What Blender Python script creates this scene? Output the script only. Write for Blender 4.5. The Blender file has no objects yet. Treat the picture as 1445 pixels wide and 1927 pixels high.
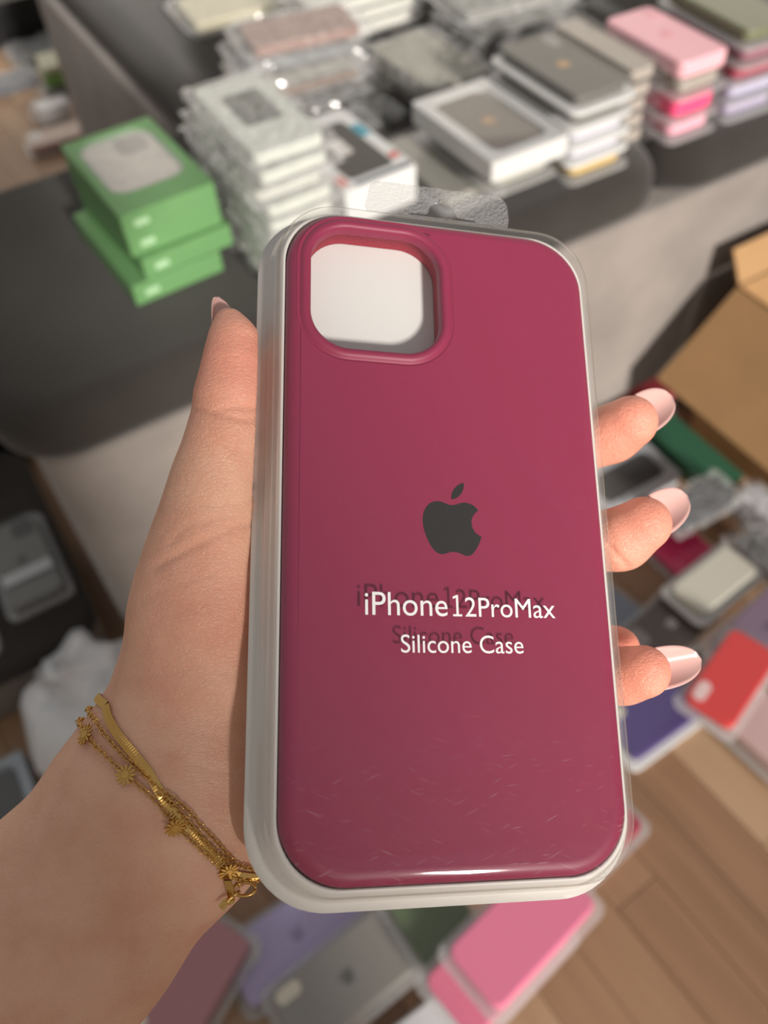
import bpy, bmesh, math, random
import numpy as np
from mathutils import Vector, Matrix
from mathutils.bvhtree import BVHTree
random.seed(7); rng = np.random.default_rng(7)
scene = bpy.context.scene
COL = scene.collection

# ------------------------------------------------------------------ camera
W, H, F = 1445, 1927, 1600.0
CH = 1.10
PITCH, ROLL = math.radians(52), math.radians(4)
def _rx(a): c, s = math.cos(a), math.sin(a); return np.array([[1, 0, 0], [0, c, -s], [0, s, c]])
def _rz(a): c, s = math.cos(a), math.sin(a); return np.array([[c, -s, 0], [s, c, 0], [0, 0, 1]])
C2W = (_rz(ROLL) @ _rx(PITCH) @ np.array([[1, 0, 0], [0, 0, 1], [0, -1, 0]])).T
CAM = np.array([0, 0, CH])
cd = bpy.data.cameras.new('camera'); cam = bpy.data.objects.new('camera', cd); COL.objects.link(cam)
cam.matrix_world = Matrix([list(C2W[i]) + [CAM[i]] for i in range(3)] + [[0, 0, 0, 1]])
cd.sensor_fit = 'HORIZONTAL'; cd.sensor_width = 36.0; cd.lens = F / W * 36.0
cd.clip_start = 0.01; cd.clip_end = 60
cd.dof.use_dof = True; cd.dof.focus_distance = 0.207; cd.dof.aperture_fstop = 13.5
scene.camera = cam

# ------------------------------------------------------------------ light
world = bpy.data.worlds.new('world'); scene.world = world; world.use_nodes = True
wb = world.node_tree.nodes['Background']
wb.inputs[0].default_value = (1.0, 0.985, 0.97, 1); wb.inputs[1].default_value = 0.33
SUN = Vector((0.50, -1.0, 0.44)).normalized()          # low hazy sun from behind the photographer, cut off by the added wall
sd = bpy.data.lights.new('sun', 'SUN'); sd.energy = 5.0; sd.angle = math.radians(7); sd.color = (1.0, 0.94, 0.86)
sun = bpy.data.objects.new('sun', sd); COL.objects.link(sun); sun.rotation_euler = SUN.to_track_quat('Z', 'Y').to_euler(); sun.location = SUN*6
scene.view_settings.view_transform = 'Standard'
scene.view_settings.look = 'None'
scene.view_settings.exposure = 0.0
scene.view_settings.gamma = 1.0
scene.view_settings.use_curve_mapping = False
scene.cycles.max_bounces = 6; scene.cycles.diffuse_bounces = 3; scene.cycles.glossy_bounces = 3; scene.cycles.transparent_max_bounces = 12
scene.cycles.adaptive_threshold = 0.035

# ------------------------------------------------------------------ pixel helpers (photo survey -> real positions)
def ray(x, y): return C2W @ np.array([(x - W/2)/F, -(y - H/2)/F, -1.0])
def G(x, y, h):
    r = ray(x, y); return CAM + r*(h - CH)/r[2]
# held package frame (millimetres: u right, v up, n towards viewer)
PR = np.array([[0.97432163, -0.01626843, 0.22457226], [-0.04486926, 0.96335357, 0.26445537], [-0.22064476, -0.26774098, 0.93788627]])
PT = np.array([16.27755, -1.5369, -205.9613])
PK = Matrix([list(r) + [0] for r in (C2W @ PR)] + [[0, 0, 0, 1]])
_o = C2W @ PT/1000 + CAM
for i in range(3): PK[i][3] = _o[i]
PK = PK @ Matrix.Scale(0.001, 4)          # package millimetres -> world metres
def L(px, py, n):
    d = PR.T @ np.array([(px - W/2)/F, -(py - H/2)/F, -1.0]); o = -PR.T @ PT
    return o + d*(n - o[2])/d[2]
def Zof(p): return -(PR @ np.asarray(p) + PT)[2]

# ------------------------------------------------------------------ materials
MATS = {}
def nodes(m): return m.node_tree.nodes, m.node_tree.links
def mat(name, col, rough=0.5, metal=0.0, spec=0.5, noise=0.0, nscale=20, bump=0.0, bscale=200, sss=0.0, coat=0.0, trans=0.0):
    if name in MATS: return MATS[name]
    m = bpy.data.materials.new(name); m.use_nodes = True; N, K = nodes(m)
    p = N['Principled BSDF']
    p.inputs['Base Color'].default_value = (*col, 1); p.inputs['Roughness'].default_value = rough
    p.inputs['Metallic'].default_value = metal; p.inputs['Specular IOR Level'].default_value = spec
    p.inputs['Coat Weight'].default_value = coat; p.inputs['Transmission Weight'].default_value = trans
    tc = N.new('ShaderNodeTexCoord')
    if noise:
        t = N.new('ShaderNodeTexNoise'); t.inputs['Scale'].default_value = nscale; t.inputs['Detail'].default_value = 4
        r = N.new('ShaderNodeMapRange'); r.inputs[1].default_value = .3; r.inputs[2].default_value = .7
        r.inputs[3].default_value = 1 - noise; r.inputs[4].default_value = 1 + noise
        h = N.new('ShaderNodeHueSaturation'); h.inputs['Color'].default_value = (*col, 1)
        K.new(tc.outputs['Object'], t.inputs['Vector']); K.new(t.outputs['Fac'], r.inputs[0]); K.new(r.outputs[0], h.inputs['Value'])
        K.new(h.outputs[0], p.inputs['Base Color'])
    if bump:
        t = N.new('ShaderNodeTexNoise'); t.inputs['Scale'].default_value = bscale; t.inputs['Detail'].default_value = 5
        b = N.new('ShaderNodeBump'); b.inputs['Strength'].default_value = bump; b.inputs['Distance'].default_value = .002
        K.new(tc.outputs['Object'], t.inputs['Vector']); K.new(t.outputs['Fac'], b.inputs['Height']); K.new(b.outputs[0], p.inputs['Normal'])
    if sss:
        p.inputs['Subsurface Weight'].default_value = sss
    MATS[name] = m; return m
def clear(name, tint=(1, 1, 1), haze=0.05, rough=0.03, bump=0.0, bscale=60, ior=1.5, hazecol=(.85, .85, .85)):
    """thin clear plastic: see-through, fresnel gloss and a little milky scatter"""
    if name in MATS: return MATS[name]
    m = bpy.data.materials.new(name); m.use_nodes = True; N, K = nodes(m)
    N.remove(N['Principled BSDF']); out = N['Material Output']
    tr = N.new('ShaderNodeBsdfTransparent'); tr.inputs[0].default_value = (*tint, 1)
    gl = N.new('ShaderNodeBsdfGlossy'); gl.inputs['Roughness'].default_value = rough
    df = N.new('ShaderNodeBsdfDiffuse'); df.inputs[0].default_value = (*hazecol, 1)
    ge = N.new('ShaderNodeNewGeometry'); dt = N.new('ShaderNodeVectorMath'); dt.operation = 'DOT_PRODUCT'
    K.new(ge.outputs['Normal'], dt.inputs[0]); K.new(ge.outputs['Incoming'], dt.inputs[1])
    def M(op, a, b):
        q = N.new('ShaderNodeMath'); q.operation = op; q.use_clamp = op != 'ABSOLUTE'
        for i_, v in enumerate((a, b)):
            if v is None: continue
            if isinstance(v, (int, float)): q.inputs[i_].default_value = v
            else: K.new(v, q.inputs[i_])
        return q.outputs[0]
    f0 = ((ior - 1)/(ior + 1))**2
    fres = M('ADD', M('MULTIPLY', M('POWER', M('SUBTRACT', 1.0, M('ABSOLUTE', dt.outputs['Value'], None)), 5.0), (1 - f0)*.8), f0)
    m1 = N.new('ShaderNodeMixShader'); m1.inputs[0].default_value = haze
    m2 = N.new('ShaderNodeMixShader')
    K.new(tr.outputs[0], m1.inputs[1]); K.new(df.outputs[0], m1.inputs[2])
    K.new(fres, m2.inputs[0]); K.new(m1.outputs[0], m2.inputs[1]); K.new(gl.outputs[0], m2.inputs[2])
    K.new(m2.outputs[0], out.inputs[0])
    if bump:
        tc = N.new('ShaderNodeTexCoord'); t = N.new('ShaderNodeTexNoise'); t.inputs['Scale'].default_value = bscale; t.inputs['Detail'].default_value = 3
        b = N.new('ShaderNodeBump'); b.inputs['Strength'].default_value = bump; b.inputs['Distance'].default_value = .003
        K.new(tc.outputs['Object'], t.inputs['Vector']); K.new(t.outputs['Fac'], b.inputs['Height'])
        for q in (gl, df): K.new(b.outputs[0], q.inputs['Normal'])
    MATS[name] = m; return m
def srgb(r, g, b):
    f = lambda c: (c/255/12.92) if c/255 <= .04045 else ((c/255 + .055)/1.055)**2.4
    return (f(r), f(g), f(b))
def cmat(r, g, b, rough=.5, **k): return mat('plastic_%d_%d_%d' % (r, g, b), srgb(r, g, b), rough, **k)

# ------------------------------------------------------------------ object helpers
def link(o, parent=None):
    COL.objects.link(o)
    if parent is not None: o.parent = parent
    return o
def mesh_from(name, verts, faces, smooth=True):
    me = bpy.data.meshes.new(name); me.from_pydata([tuple(map(float, v)) for v in verts], [], faces)
    if smooth: me.polygons.foreach_set('use_smooth', [True]*len(me.polygons))
    me.update(); return me
def obj(name, me, m, parent=None):
    if m is not None and not me.materials: me.materials.append(m)
    return link(bpy.data.objects.new(name, me), parent)
def tag(o, label, cat, group=None, kind=None):
    o['label'] = label
    if cat: o['category'] = cat
    if group: o['group'] = group
    if kind: o['kind'] = kind
    return o
def thing(name, label, cat, loc=(0, 0, 0), rz=0.0, group=None):
    o = bpy.data.objects.new(name, None); o.empty_display_size = .02; COL.objects.link(o)
    o.location = tuple(map(float, loc)); o.rotation_euler = (0, 0, rz)
    return tag(o, label, cat, group)
def rr(hw, hh, r, seg=6, cx=0, cy=0):
    r = min(r, hw*.999, hh*.999); pts = []
    for k, (sx, sy) in enumerate(((1, 1), (-1, 1), (-1, -1), (1, -1))):
        for i in range(seg + 1):
            a = math.pi/2*(k + i/seg)
            pts.append((cx + sx*(hw - r) + r*math.cos(a), cy + sy*(hh - r) + r*math.sin(a)))
    return pts
def loft(rings, cap0=True, cap1=True, closed=True):
    n = len(rings[0]); V = [p for r in rings for p in r]; Fc = []
    for i in range(len(rings) - 1):
        for j in range(n if closed else n - 1):
            a, b = i*n + j, i*n + (j + 1) % n
            Fc.append((a, b, b + n, a + n))
    if cap0: Fc.append(tuple(range(n - 1, -1, -1)))
    if cap1: Fc.append(tuple(range((len(rings) - 1)*n, len(rings)*n)))
    return V, Fc
MC = {}
def slab(Lx, Ly, Hz, r=.008, e=.0015, seg=5, z0=0.0):
    """rounded slab from z0 to z0+Hz, edges eased, shared by size"""
    key = ('slab', round(Lx, 4), round(Ly, 4), round(Hz, 4), round(r, 4), round(e, 4), round(z0, 4), seg)
    if key not in MC:
        e = min(e, Hz*.45); rings = []
        for (ins, z) in ((e, 0), (e*.3, e*.3), (0, e), (0, Hz - e), (e*.3, Hz - e*.3), (e, Hz)):
            rings.append([(x, y, z0 + z) for x, y in rr(Lx/2 - ins, Ly/2 - ins, max(r - ins, .0004), seg)])
        V, Fc = loft(rings); me = mesh_from('slab', V, Fc, False)
        MC[key] = (V, Fc)
    V, Fc = MC[key]
    return mesh_from('slab', V, Fc, False)
def slab_shared(m, *a, **k):
    key = ('sm', m.name, a, tuple(sorted(k.items())))
    if key not in MC:
        me = slab(*a, **k); me.materials.append(m); MC[key] = me
    return MC[key]
def part(name, m, parent, *a, loc=(0, 0, 0), rz=0, **k):
    o = link(bpy.data.objects.new(name, slab_shared(m, *a, **k)), parent)
    o.location = loc; o.rotation_euler = (0, 0, rz); return o
def bez(pts, seg=10):
    """closed outline from cubic segments [(p0,c1,c2,p1),...]"""
    out = []
    for p0, c1, c2, p1 in pts:
        for i in range(seg):
            t = i/seg; s = 1 - t
            out.append(tuple(s**3*p0[k] + 3*s*s*t*c1[k] + 3*s*t*t*c2[k] + t**3*p1[k] for k in (0, 1)))
    return out
def flat_mesh(outlines, z=0.0, thick=0.1):
    bm = bmesh.new()
    for o in outlines:
        vs = [bm.verts.new((x, y, z)) for x, y in o]; f = bm.faces.new(vs)
        if f.normal.z < 0: f.normal_flip()
    bm.normal_update()
    for f in bm.faces:
        if f.normal.z < 0: f.normal_flip()
    bmesh.ops.triangulate(bm, faces=bm.faces[:], ngon_method='EAR_CLIP')
    r = bmesh.ops.extrude_face_region(bm, geom=bm.faces[:])
    bmesh.ops.translate(bm, vec=(0, 0, -thick), verts=[v for v in r['geom'] if isinstance(v, bmesh.types.BMVert)])
    bmesh.ops.recalc_face_normals(bm, faces=bm.faces[:])
    me = bpy.data.meshes.new('flat'); bm.to_mesh(me); bm.free(); return me
# fruit-shaped mark: body with a bite plus a leaf (unit height about 1, centred)
FRUIT = bez([((0.00, .235), (.10, .235), (.16, .30), (.27, .285)), ((.27, .285), (.36, .275), (.43, .235), (.475, .165)),
             ((.475, .165), (.37, .09), (.335, .01), (.345, -.07)), ((.345, -.07), (.355, -.165), (.41, -.235), (.515, -.275)),
             ((.515, -.275), (.48, -.385), (.42, -.475), (.36, -.545)), ((.36, -.545), (.28, -.63), (.20, -.60), (.12, -.565)),
             ((.12, -.565), (.04, -.535), (-.05, -.535), (-.12, -.565)), ((-.12, -.565), (-.22, -.61), (-.30, -.585), (-.37, -.50)),
             ((-.37, -.50), (-.49, -.35), (-.57, -.10), (-.52, .07)), ((-.52, .07), (-.48, .22), (-.36, .295), (-.24, .29)),
             ((-.24, .29), (-.14, .285), (-.10, .235), (0.0, .235))], 7)
LEAF = bez([((-.005, .335), (-.02, .46), (.09, .60), (.235, .625)), ((.235, .625), (.25, .49), (.13, .335), (-.005, .335))], 8)
def fruit_mesh(m, s, thick):
    key = ('fruit', m.name, s)
    if key not in MC:
        me = flat_mesh([[(x*s, y*s) for x, y in FRUIT], [(x*s, y*s) for x, y in LEAF]], 0, thick); me.materials.append(m); MC[key] = me
    return MC[key]

# ================================================================== THE ROOM
PD = math.radians(-58)
def wood_mat():
    m = bpy.data.materials.new('laminate_wood'); m.use_nodes = True; N, K = nodes(m); p = N['Principled BSDF']
    tc = N.new('ShaderNodeTexCoord'); oi = N.new('ShaderNodeObjectInfo')
    mp = N.new('ShaderNodeMapping'); mp.inputs['Scale'].default_value = (3.5, 40, 40)
    ad = N.new('ShaderNodeVectorMath'); ad.operation = 'ADD'
    sc = N.new('ShaderNodeVectorMath'); sc.operation = 'SCALE'; sc.inputs[0].default_value = (7, 13, 5)
    K.new(oi.outputs['Random'], sc.inputs['Scale']); K.new(tc.outputs['Object'], ad.inputs[0]); K.new(sc.outputs[0], ad.inputs[1])
    K.new(ad.outputs[0], mp.inputs[0])
    t = N.new('ShaderNodeTexNoise'); t.inputs['Scale'].default_value = 1; t.inputs['Detail'].default_value = 6; t.inputs['Distortion'].default_value = .6
    K.new(mp.outputs[0], t.inputs['Vector'])
    rp = N.new('ShaderNodeValToRGB'); e = rp.color_ramp.elements
    e[0].position = 0; e[0].color = (*srgb(122, 90, 66), 1); e[1].position = 1; e[1].color = (*srgb(202, 174, 144), 1)
    for pos, c in ((.3, (148, 113, 86)), (.55, (166, 131, 102)), (.8, (184, 152, 122))):
        q = e.new(pos); q.color = (*srgb(*c), 1)
    mx = N.new('ShaderNodeMath'); mx.operation = 'MULTIPLY_ADD'; mx.inputs[1].default_value = .55; 
    mu = N.new('ShaderNodeMath'); mu.operation = 'MULTIPLY'; mu.inputs[1].default_value = .45
    K.new(t.outputs['Fac'], mu.inputs[0]); K.new(oi.outputs['Random'], mx.inputs[0]); K.new(mu.outputs[0], mx.inputs[2])
    K.new(mx.outputs[0], rp.inputs[0]); K.new(rp.outputs[0], p.inputs['Base Color']); p.inputs['Roughness'].default_value = .42
    return m
WOOD = wood_mat()
fl = mesh_from('floor', *loft([[(x, y, z) for x, y in ((4, -2), (4, 6), (-4, 6), (-4, -2))] for z in (-.03, -.004)]), smooth=False)
floor = tag(obj('floor', fl, WOOD), 'brown laminate floor of narrow wooden strips', None, kind='structure'); floor.data.materials[0] = WOOD
PLW, PLL = .066, .46
pm = slab(PLL - .0012, PLW - .0012, .004, r=.0006, e=.0005, seg=1, z0=-.004); pm.materials.append(WOOD)
pd, pn = np.array([math.cos(PD), math.sin(PD)]), np.array([-math.sin(PD), math.cos(PD)])
def project(p):
    q = C2W.T @ (np.asarray(p, float) - CAM)
    return (W/2 + F*q[0]/-q[2], H/2 - F*q[1]/-q[2]) if q[2] < -.05 else (1e9, 1e9)
cand = []
for j in range(-40, 45):
    off = (j*0.37 % 1.0)*PLL
    for i in range(-8, 9):
        c = pd*(i*PLL + off) + pn*(j*PLW) + np.array([0.1, .9])
        xs = [project((*(c + pd*k*PLL/2), 0)) for k in (-1, -.5, 0, .5, 1)]
        if any(-60 < x < W + 60 and -60 < y < H + 60 for x, y in xs): cand.append((np.linalg.norm(np.array([*c, 0]) - CAM), c))
cand.sort(key=lambda q: q[0])
for d, c in cand[:290]:
    o = link(bpy.data.objects.new('plank', pm), floor); o.location = (c[0], c[1], 0); o.rotation_euler = (0, 0, PD)

# far wall, and an unseen wall with a doorway, added to shade the forearm
PLASTER = mat('plaster', srgb(226, 222, 214), .9, noise=.02, nscale=3)
def boxes(name, bs, m, kind='structure', label=None):
    V = []; Fc = []
    for x0, x1, y0, y1, z0, z1 in bs:
        k = len(V); V += [(x, y, z) for z in (z0, z1) for x, y in ((x0, y0), (x1, y0), (x1, y1), (x0, y1))]
        Fc += [tuple(k + q for q in f) for f in ((3, 2, 1, 0), (4, 5, 6, 7), (0, 1, 5, 4), (1, 2, 6, 5), (2, 3, 7, 6), (3, 0, 4, 7))]
    o = obj(name, mesh_from(name, V, Fc, False), m)
    if kind: o['kind'] = kind
    if label: o['label'] = label
    return o
boxes('wall_far', [(-4, 4, 4.6, 4.7, 0, 2.6)], PLASTER, label='plain off-white far wall')
WY = -0.90; DX0 = 0.456; DX1 = 2.1  # opening placed so the added wall's edge keeps sun off the forearm
boxes('added_shade_wall', [(-4, DX0, WY - .12, WY, 0, 2.9), (DX1, 4, WY - .12, WY, 0, 2.9), (DX0, DX1, WY - .12, WY, 2.5, 2.9)], PLASTER, label='added off-white wall, its door opening set to shade the forearm')
dr = boxes('added_door_frame', [(DX0 + .001, DX0 + .05, WY - .09, WY - .03, 0, 2.499), (DX1 - .05, DX1 - .001, WY - .09, WY - .03, 0, 2.499), (DX0 + .05, DX1 - .05, WY - .09, WY - .03, 2.45, 2.499), (DX0 + .05, DX1 - .05, WY - .09, WY - .03, 0.0, .06)], mat('white_frame', srgb(236, 236, 234), .4), label='white frame added around the opening of the shade wall')  # frame made up to dress the added doorway

# ------------------------------------------------------------------ sofa (axes e along front, b to the back)
YAW = math.radians(28); SE = np.array([math.cos(YAW), math.sin(YAW)]); SB = np.array([-math.sin(YAW), math.cos(YAW)])
C0 = np.array([-.372, .632]); SEAT = .52
def ST(s, t, z=0.0): q = C0 + SE*s + SB*t; return (q[0], q[1], z)
def fabric(name, col, var=.16, sc=7):
    m = mat(name, col, .95, spec=.15, noise=var, nscale=sc, bump=.5, bscale=420)
    p = m.node_tree.nodes['Principled BSDF']; p.inputs['Sheen Weight'].default_value = .25; p.inputs['Sheen Roughness'].default_value = .5
    return m
DARKF = fabric('charcoal_plush', srgb(55, 51, 48)); TAUPE = fabric('taupe_plush', srgb(140, 132, 127), .16, 9)
def cushion(Lx, Ly, Hz, r, e, z0, bulge=0.0, seg=10):
    rings = []
    for k in range(9):
        a = math.pi/2*k/8; rings.append([(x, y, z0 + e - e*math.cos(a)) for x, y in rr(Lx/2 - e*(1 - math.sin(a)), Ly/2 - e*(1 - math.sin(a)), r, seg)])
    for k in range(9):
        a = math.pi/2*k/8; rings.append([(x, y, z0 + Hz - e + e*math.sin(a)) for x, y in rr(Lx/2 - e*(1 - math.cos(a)), Ly/2 - e*(1 - math.cos(a)), r, seg)])
    for f in (.7, .35):
        rings.append([(x*f*(1 - e/Lx), y*f*(1 - e/Ly), z0 + Hz + bulge*(1 - f)) for x, y in rr(Lx/2 - e, Ly/2 - e, r, seg)])
    V, Fc = loft(rings); return mesh_from('cushion', V, Fc)
def wavy(me, amp, freq, seed):
    r = np.random.default_rng(seed); ph = r.uniform(0, 6.28, 6)
    for v in me.vertices:
        x, y, z = v.co
        v.co.x += amp*(math.sin(freq*y + ph[0]) + .6*math.sin(freq*1.9*z + ph[1])); v.co.y += amp*(math.sin(freq*1.3*x + ph[2]) + .6*math.sin(freq*2.1*z + ph[3]))
    return me
sofa = thing('sofa', 'charcoal and taupe plush sofa bench covered with stacks of phone cases', 'sofa', ST(0, 0), YAW)
def sofa_part(nm, me, m, s, t, par=None):
    o = obj(nm, me, m, par or sofa); o.location = (s, t, 0); return o
bm_base = cushion(2.0, .44, .353, .05, .012, .09)
sofa_part('base', bm_base, TAUPE, 1.0, .175)
sofa_part('seat_cushion', wavy(cushion(.875, .455, .075, .075, .030, SEAT - .075), .002, 18, 1), DARKF, .412, .172)
sofa_part('seat_cushion', wavy(cushion(1.16, .455, .075, .06, .030, SEAT - .075), .002, 18, 2), DARKF, 1.432, .172)
for s, t in ((.08, .06), (.08, .34), (1.92, .06), (1.92, .34)):
    part('foot', mat('black_foot', (.01, .01, .01), .5), sofa, .05, .05, .09, loc=(s, t, 0))
sofa2 = thing('sofa', 'charcoal and taupe sofa section standing behind the long bench', 'sofa', ST(.385, .44), YAW)
o = obj('base', cushion(1.9, .9, .34, .05, .012, .09), TAUPE, sofa2); o.location = (.95, .46, 0)
for i in range(2):
    o = obj('seat_cushion', wavy(cushion(.94, .90, .10, .07, .04, SEAT - .10), .002, 12, 5 + i), DARKF, sofa2); o.location = (.48 + i*.95, .46, 0)
for s, t in ((.08, .1), (.08, .8), (1.8, .1), (1.8, .8)):
    part('foot', MATS['black_foot'], sofa2, .05, .05, .09, loc=(s, t, 0))
# low dark cushion on the floor left of the sofa
pf = thing('floor_cushion', 'low charcoal floor cushion with taupe sides left of the sofa', 'cushion', ST(-.36, .03), YAW)
o = obj('side', cushion(.65, .40, .085, .04, .01, 0), TAUPE, pf); o.location = (.0, .17, 0)
o = obj('top', cushion(.66, .41, .03, .045, .013, .075), DARKF, pf); o.location = (.0, .17, 0)

# ================================================================== GOODS: makers
CL = clear('clear_plastic', haze=.04); CLB = clear('clear_bag', haze=.17, rough=.10, bump=.6, bscale=45)
CLH = clear('hazy_plastic', haze=.22, rough=.15)
WHITE = cmat(216, 216, 215, .45); BLACK = cmat(24, 24, 26, .4); GOLDP = mat('gold_print', srgb(205, 160, 110), .35, metal=.7)
def yaw_of(deg): return math.radians(deg)
def cover(parent, Lx, Ly, h, z0, r=.014, m=None, ins=.004):
    key = ('cover', Lx, Ly, h, z0, (m or CL).name)
    if key not in MC:
        rings = [[(x, y, z0 + z) for x, y in rr(Lx/2 - i, Ly/2 - i, max(r - i, .001), 5)] for i, z in ((0, 0), (ins, .0006), (ins + .0008, h*.75), (ins + .003, h), )]
        V, Fc = loft(rings, cap0=False); me = mesh_from('cover', V, Fc, False); me.materials.append(m or CL); MC[key] = me
    return link(bpy.data.objects.new('clear_cover', MC[key]), parent)
def phone_case(parent, m, z, cl=.152, cw=.076, th=.009, logo=None, cam_m=None, cam='square', off=(0, 0), name='phone_case'):
    """case lying flat, long axis = local x; the camera end is at -x"""
    c = part(name, m, parent, cl, cw, th, r=.011, e=.003, loc=(off[0], off[1], z))
    if cam == 'square':
        part('camera_opening', cam_m or WHITE, c, .032, .032, .0008, r=.008, e=.0003, loc=(-cl/2 + .022, cw/2 - .022, th - .0002))
    elif cam == 'pill':
        part('camera_opening', cam_m or WHITE, c, .030, .016, .0008, r=.0075, e=.0003, loc=(-cl/2 + .021, cw/2 - .014, th - .0002))
    if logo:
        lo = link(bpy.data.objects.new('logo', fruit_mesh(logo, .016, .0004)), c); lo.location = (0, 0, th + .0003); lo.rotation_euler = (0, 0, math.pi/2)
    return c
def blister_pack(label, group, loc, deg, col, h=.022, tray=None, logo=None, cam='square', cam_m=None, cl=.152, cw=.076, name='boxed_phone_case', cm=None):
    t = thing(name, label, 'phone case', loc, yaw_of(deg), group)
    part('tray', tray or CLH, t, cl + .022, cw + .020, .005, r=.014, e=.001)
    phone_case(t, col, .0052, cl, cw, h - .0082, logo, cam_m, cam)
    cover(t, cl + .020, cw + .018, h - .0052, .0051, m=cm)
    return t
def tray_box(label, group, loc, deg, Lx, Ly, h, wall, col, logo=None, lid=True, cam='square', depth=.006, name='boxed_phone_case', border=.014):
    """card or plastic frame box with a recessed case"""
    t = thing(name, label, 'phone case', loc, yaw_of(deg), group)
    key = ('frame', Lx, Ly, h, border, wall.name)
    if key not in MC:
        o_, i_ = rr(Lx/2, Ly/2, .004, 4), rr(Lx/2 - border, Ly/2 - border, .012, 4)
        rings = [[(x, y, 0) for x, y in o_], [(x, y, h) for x, y in o_], [(x, y, h) for x, y in i_], [(x, y, h - depth) for x, y in i_]]
        V, Fc = loft(rings); me = mesh_from('frame', V, Fc, False); me.materials.append(wall); MC[key] = me
    link(bpy.data.objects.new('box', MC[key]), t)
    phone_case(t, col, h - depth + .0001, Lx - 2*border - .006, Ly - 2*border - .006, depth - .0025, logo, None, cam)
    if lid: part('clear_lid', CL, t, Lx - .004, Ly - .004, .0006, r=.004, e=.0002, loc=(0, 0, h + .0001))
    return t
def crumple(Lx, Ly, h, amp, seed, nx=22, ny=14, flare=.012):
    """closed crinkled bag around Lx x Ly x h, flat sealed ends flaring out along x"""
    r = np.random.default_rng(seed); rings = []
    ph = r.uniform(0, 6.28, 8)
    for i in range(nx + 1):
        f = i/nx; x = (f - .5)*(Lx + 2*flare)
        sq = min(1, min(f, 1 - f)*(Lx + 2*flare)/(flare*1.05)); sq = .06 + .94*sq
        ring = []
        for (y, z) in rr(Ly/2 + .003, h/2, min(.006, h*.45), 2) and _bagsec(Ly/2 + .003, h/2, ny):
            j = r.normal(0, amp, 3)
            ring.append((x + j[0]*.6, y*(1 + .02*math.sin(9*f + ph[0])) + j[1], min(h, max(.0002, h/2 + z*sq - abs(j[2])*(1 if z > 0 else 0)))))
        rings.append(ring)
    V, Fc = loft(rings); return mesh_from('bag', V, Fc, False)
def _bagsec(hy, hz, n):
    pts = []
    for i in range(n): pts.append((-hy + 2*hy*i/n, -hz))
    for i in range(3): pts.append((hy, -hz + 2*hz*i/3))
    for i in range(n): pts.append((hy - 2*hy*i/n, hz))
    for i in range(3): pts.append((-hy, hz - 2*hz*i/3))
    return pts
def bagged(label, group, loc, deg, Lx, Ly, h, inner, seed, logo=None, amp=.0022, bag=None, cam=None, name='bagged_phone_case'):
    t = thing(name, label, 'phone case', loc, yaw_of(deg), group)
    part('box', inner, t, Lx - .012, Ly - .010, h - .006, r=.008, e=.001, loc=(0, 0, .002))
    if logo is not None: part('print', logo, t, Lx*.42, Ly*.5, .0006, r=.006, e=.0002, loc=(-.01, 0, h - .0041))
    o = obj('bag', crumple(Lx, Ly, h, amp, seed), bag or CLB, t)
    return t
LONG = -62.0          # goods on the bench lie with their long side across it
ORD = ['bottom one', 'second from the bottom', 'third from the bottom', 'fourth from the bottom', 'fifth from the bottom', 'sixth from the bottom', 'seventh from the bottom', 'eighth from the bottom']
def order(i, n): return 'topmost' if i == n - 1 else ORD[i]
def at(px, py, z): g = G(px, py, z); return (g[0], g[1])

# ------------------------------------------------------------------ green window boxes
GREEN = mat('green_card', srgb(102, 148, 94), .5, noise=.04, nscale=30); BEIGE = cmat(196, 186, 174, .5)
gx, gy = at(253, 308, SEAT + .10)
goff = [(-.008, -.014, -59), (.006, -.004, -58), (.0, .002, -60), (.0, .0, -60)]
for i in range(4):
    dx, dy, dg = goff[i]; z = SEAT + .0008 + i*.0250
    t = thing('window_box', 'green card window box, %s of the stack of four on the sofa' % order(i, 4), 'box', (gx + dx, gy + dy, z), math.radians(dg), 'green window boxes')
    hh = .0245; Lx, Ly = .172, .106
    if i == 3:
        o_, i_ = rr(Lx/2, Ly/2, .002, 8), rr(.062, .043, .022, 8, cx=-.012)
        rings = [[(x, y, 0) for x, y in o_], [(x, y, hh) for x, y in o_], [(x, y, hh) for x, y in i_], [(x, y, hh - .008) for x, y in i_]]
        V, Fc = loft(rings); obj('box', mesh_from('box', V, Fc, False), GREEN, t)
        c = part('phone_case', BEIGE, t, .118, .078, .004, r=.014, e=.001, loc=(-.012, 0, hh - .0078))
        part('camera_opening', cmat(120, 112, 100), c, .034, .034, .001, r=.009, e=.0003, loc=(-.034, .014, .0039))
        pw = slab(.124, .086, .0006, r=.022, e=.0002, seg=8)
        for v in pw.vertices: v.co.z += .0012*math.sin(v.co.x*90)*math.cos(v.co.y*70)
        o = obj('window', pw, CLB, t); o.location = (-.012, 0, hh - .0012)
    else:
        part('box', GREEN, t, Lx, Ly, hh, r=.002, e=.0006)
    part('print', cmat(170, 205, 165), t, .0006, .016, .007, r=.0002, e=.0001, loc=(Lx/2, -.032, .008))

# ------------------------------------------------------------------ tall stack of white boxes in crinkled bags
PALE = cmat(208, 213, 204, .4); PALE2 = cmat(198, 199, 192, .4)
for i in range(9):
    z = SEAT + .0008 + i*.0180; f = i/8
    bx_, by_ = ST(.343, .068)[:2]
    jx, jy = rng.normal(0, .003, 2)
    bagged('pale box in crinkled clear bag, %s of the tall stack' % order(i, 9), 'bagged pale boxes in the tall stack',
           (bx_ + jx, by_ + jy, z), -60 + rng.normal(0, 1.2), .168, .084, .0176, PALE if i % 3 else PALE2, 100 + i, logo=cmat(96, 98, 92) if i == 8 else None)

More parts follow.
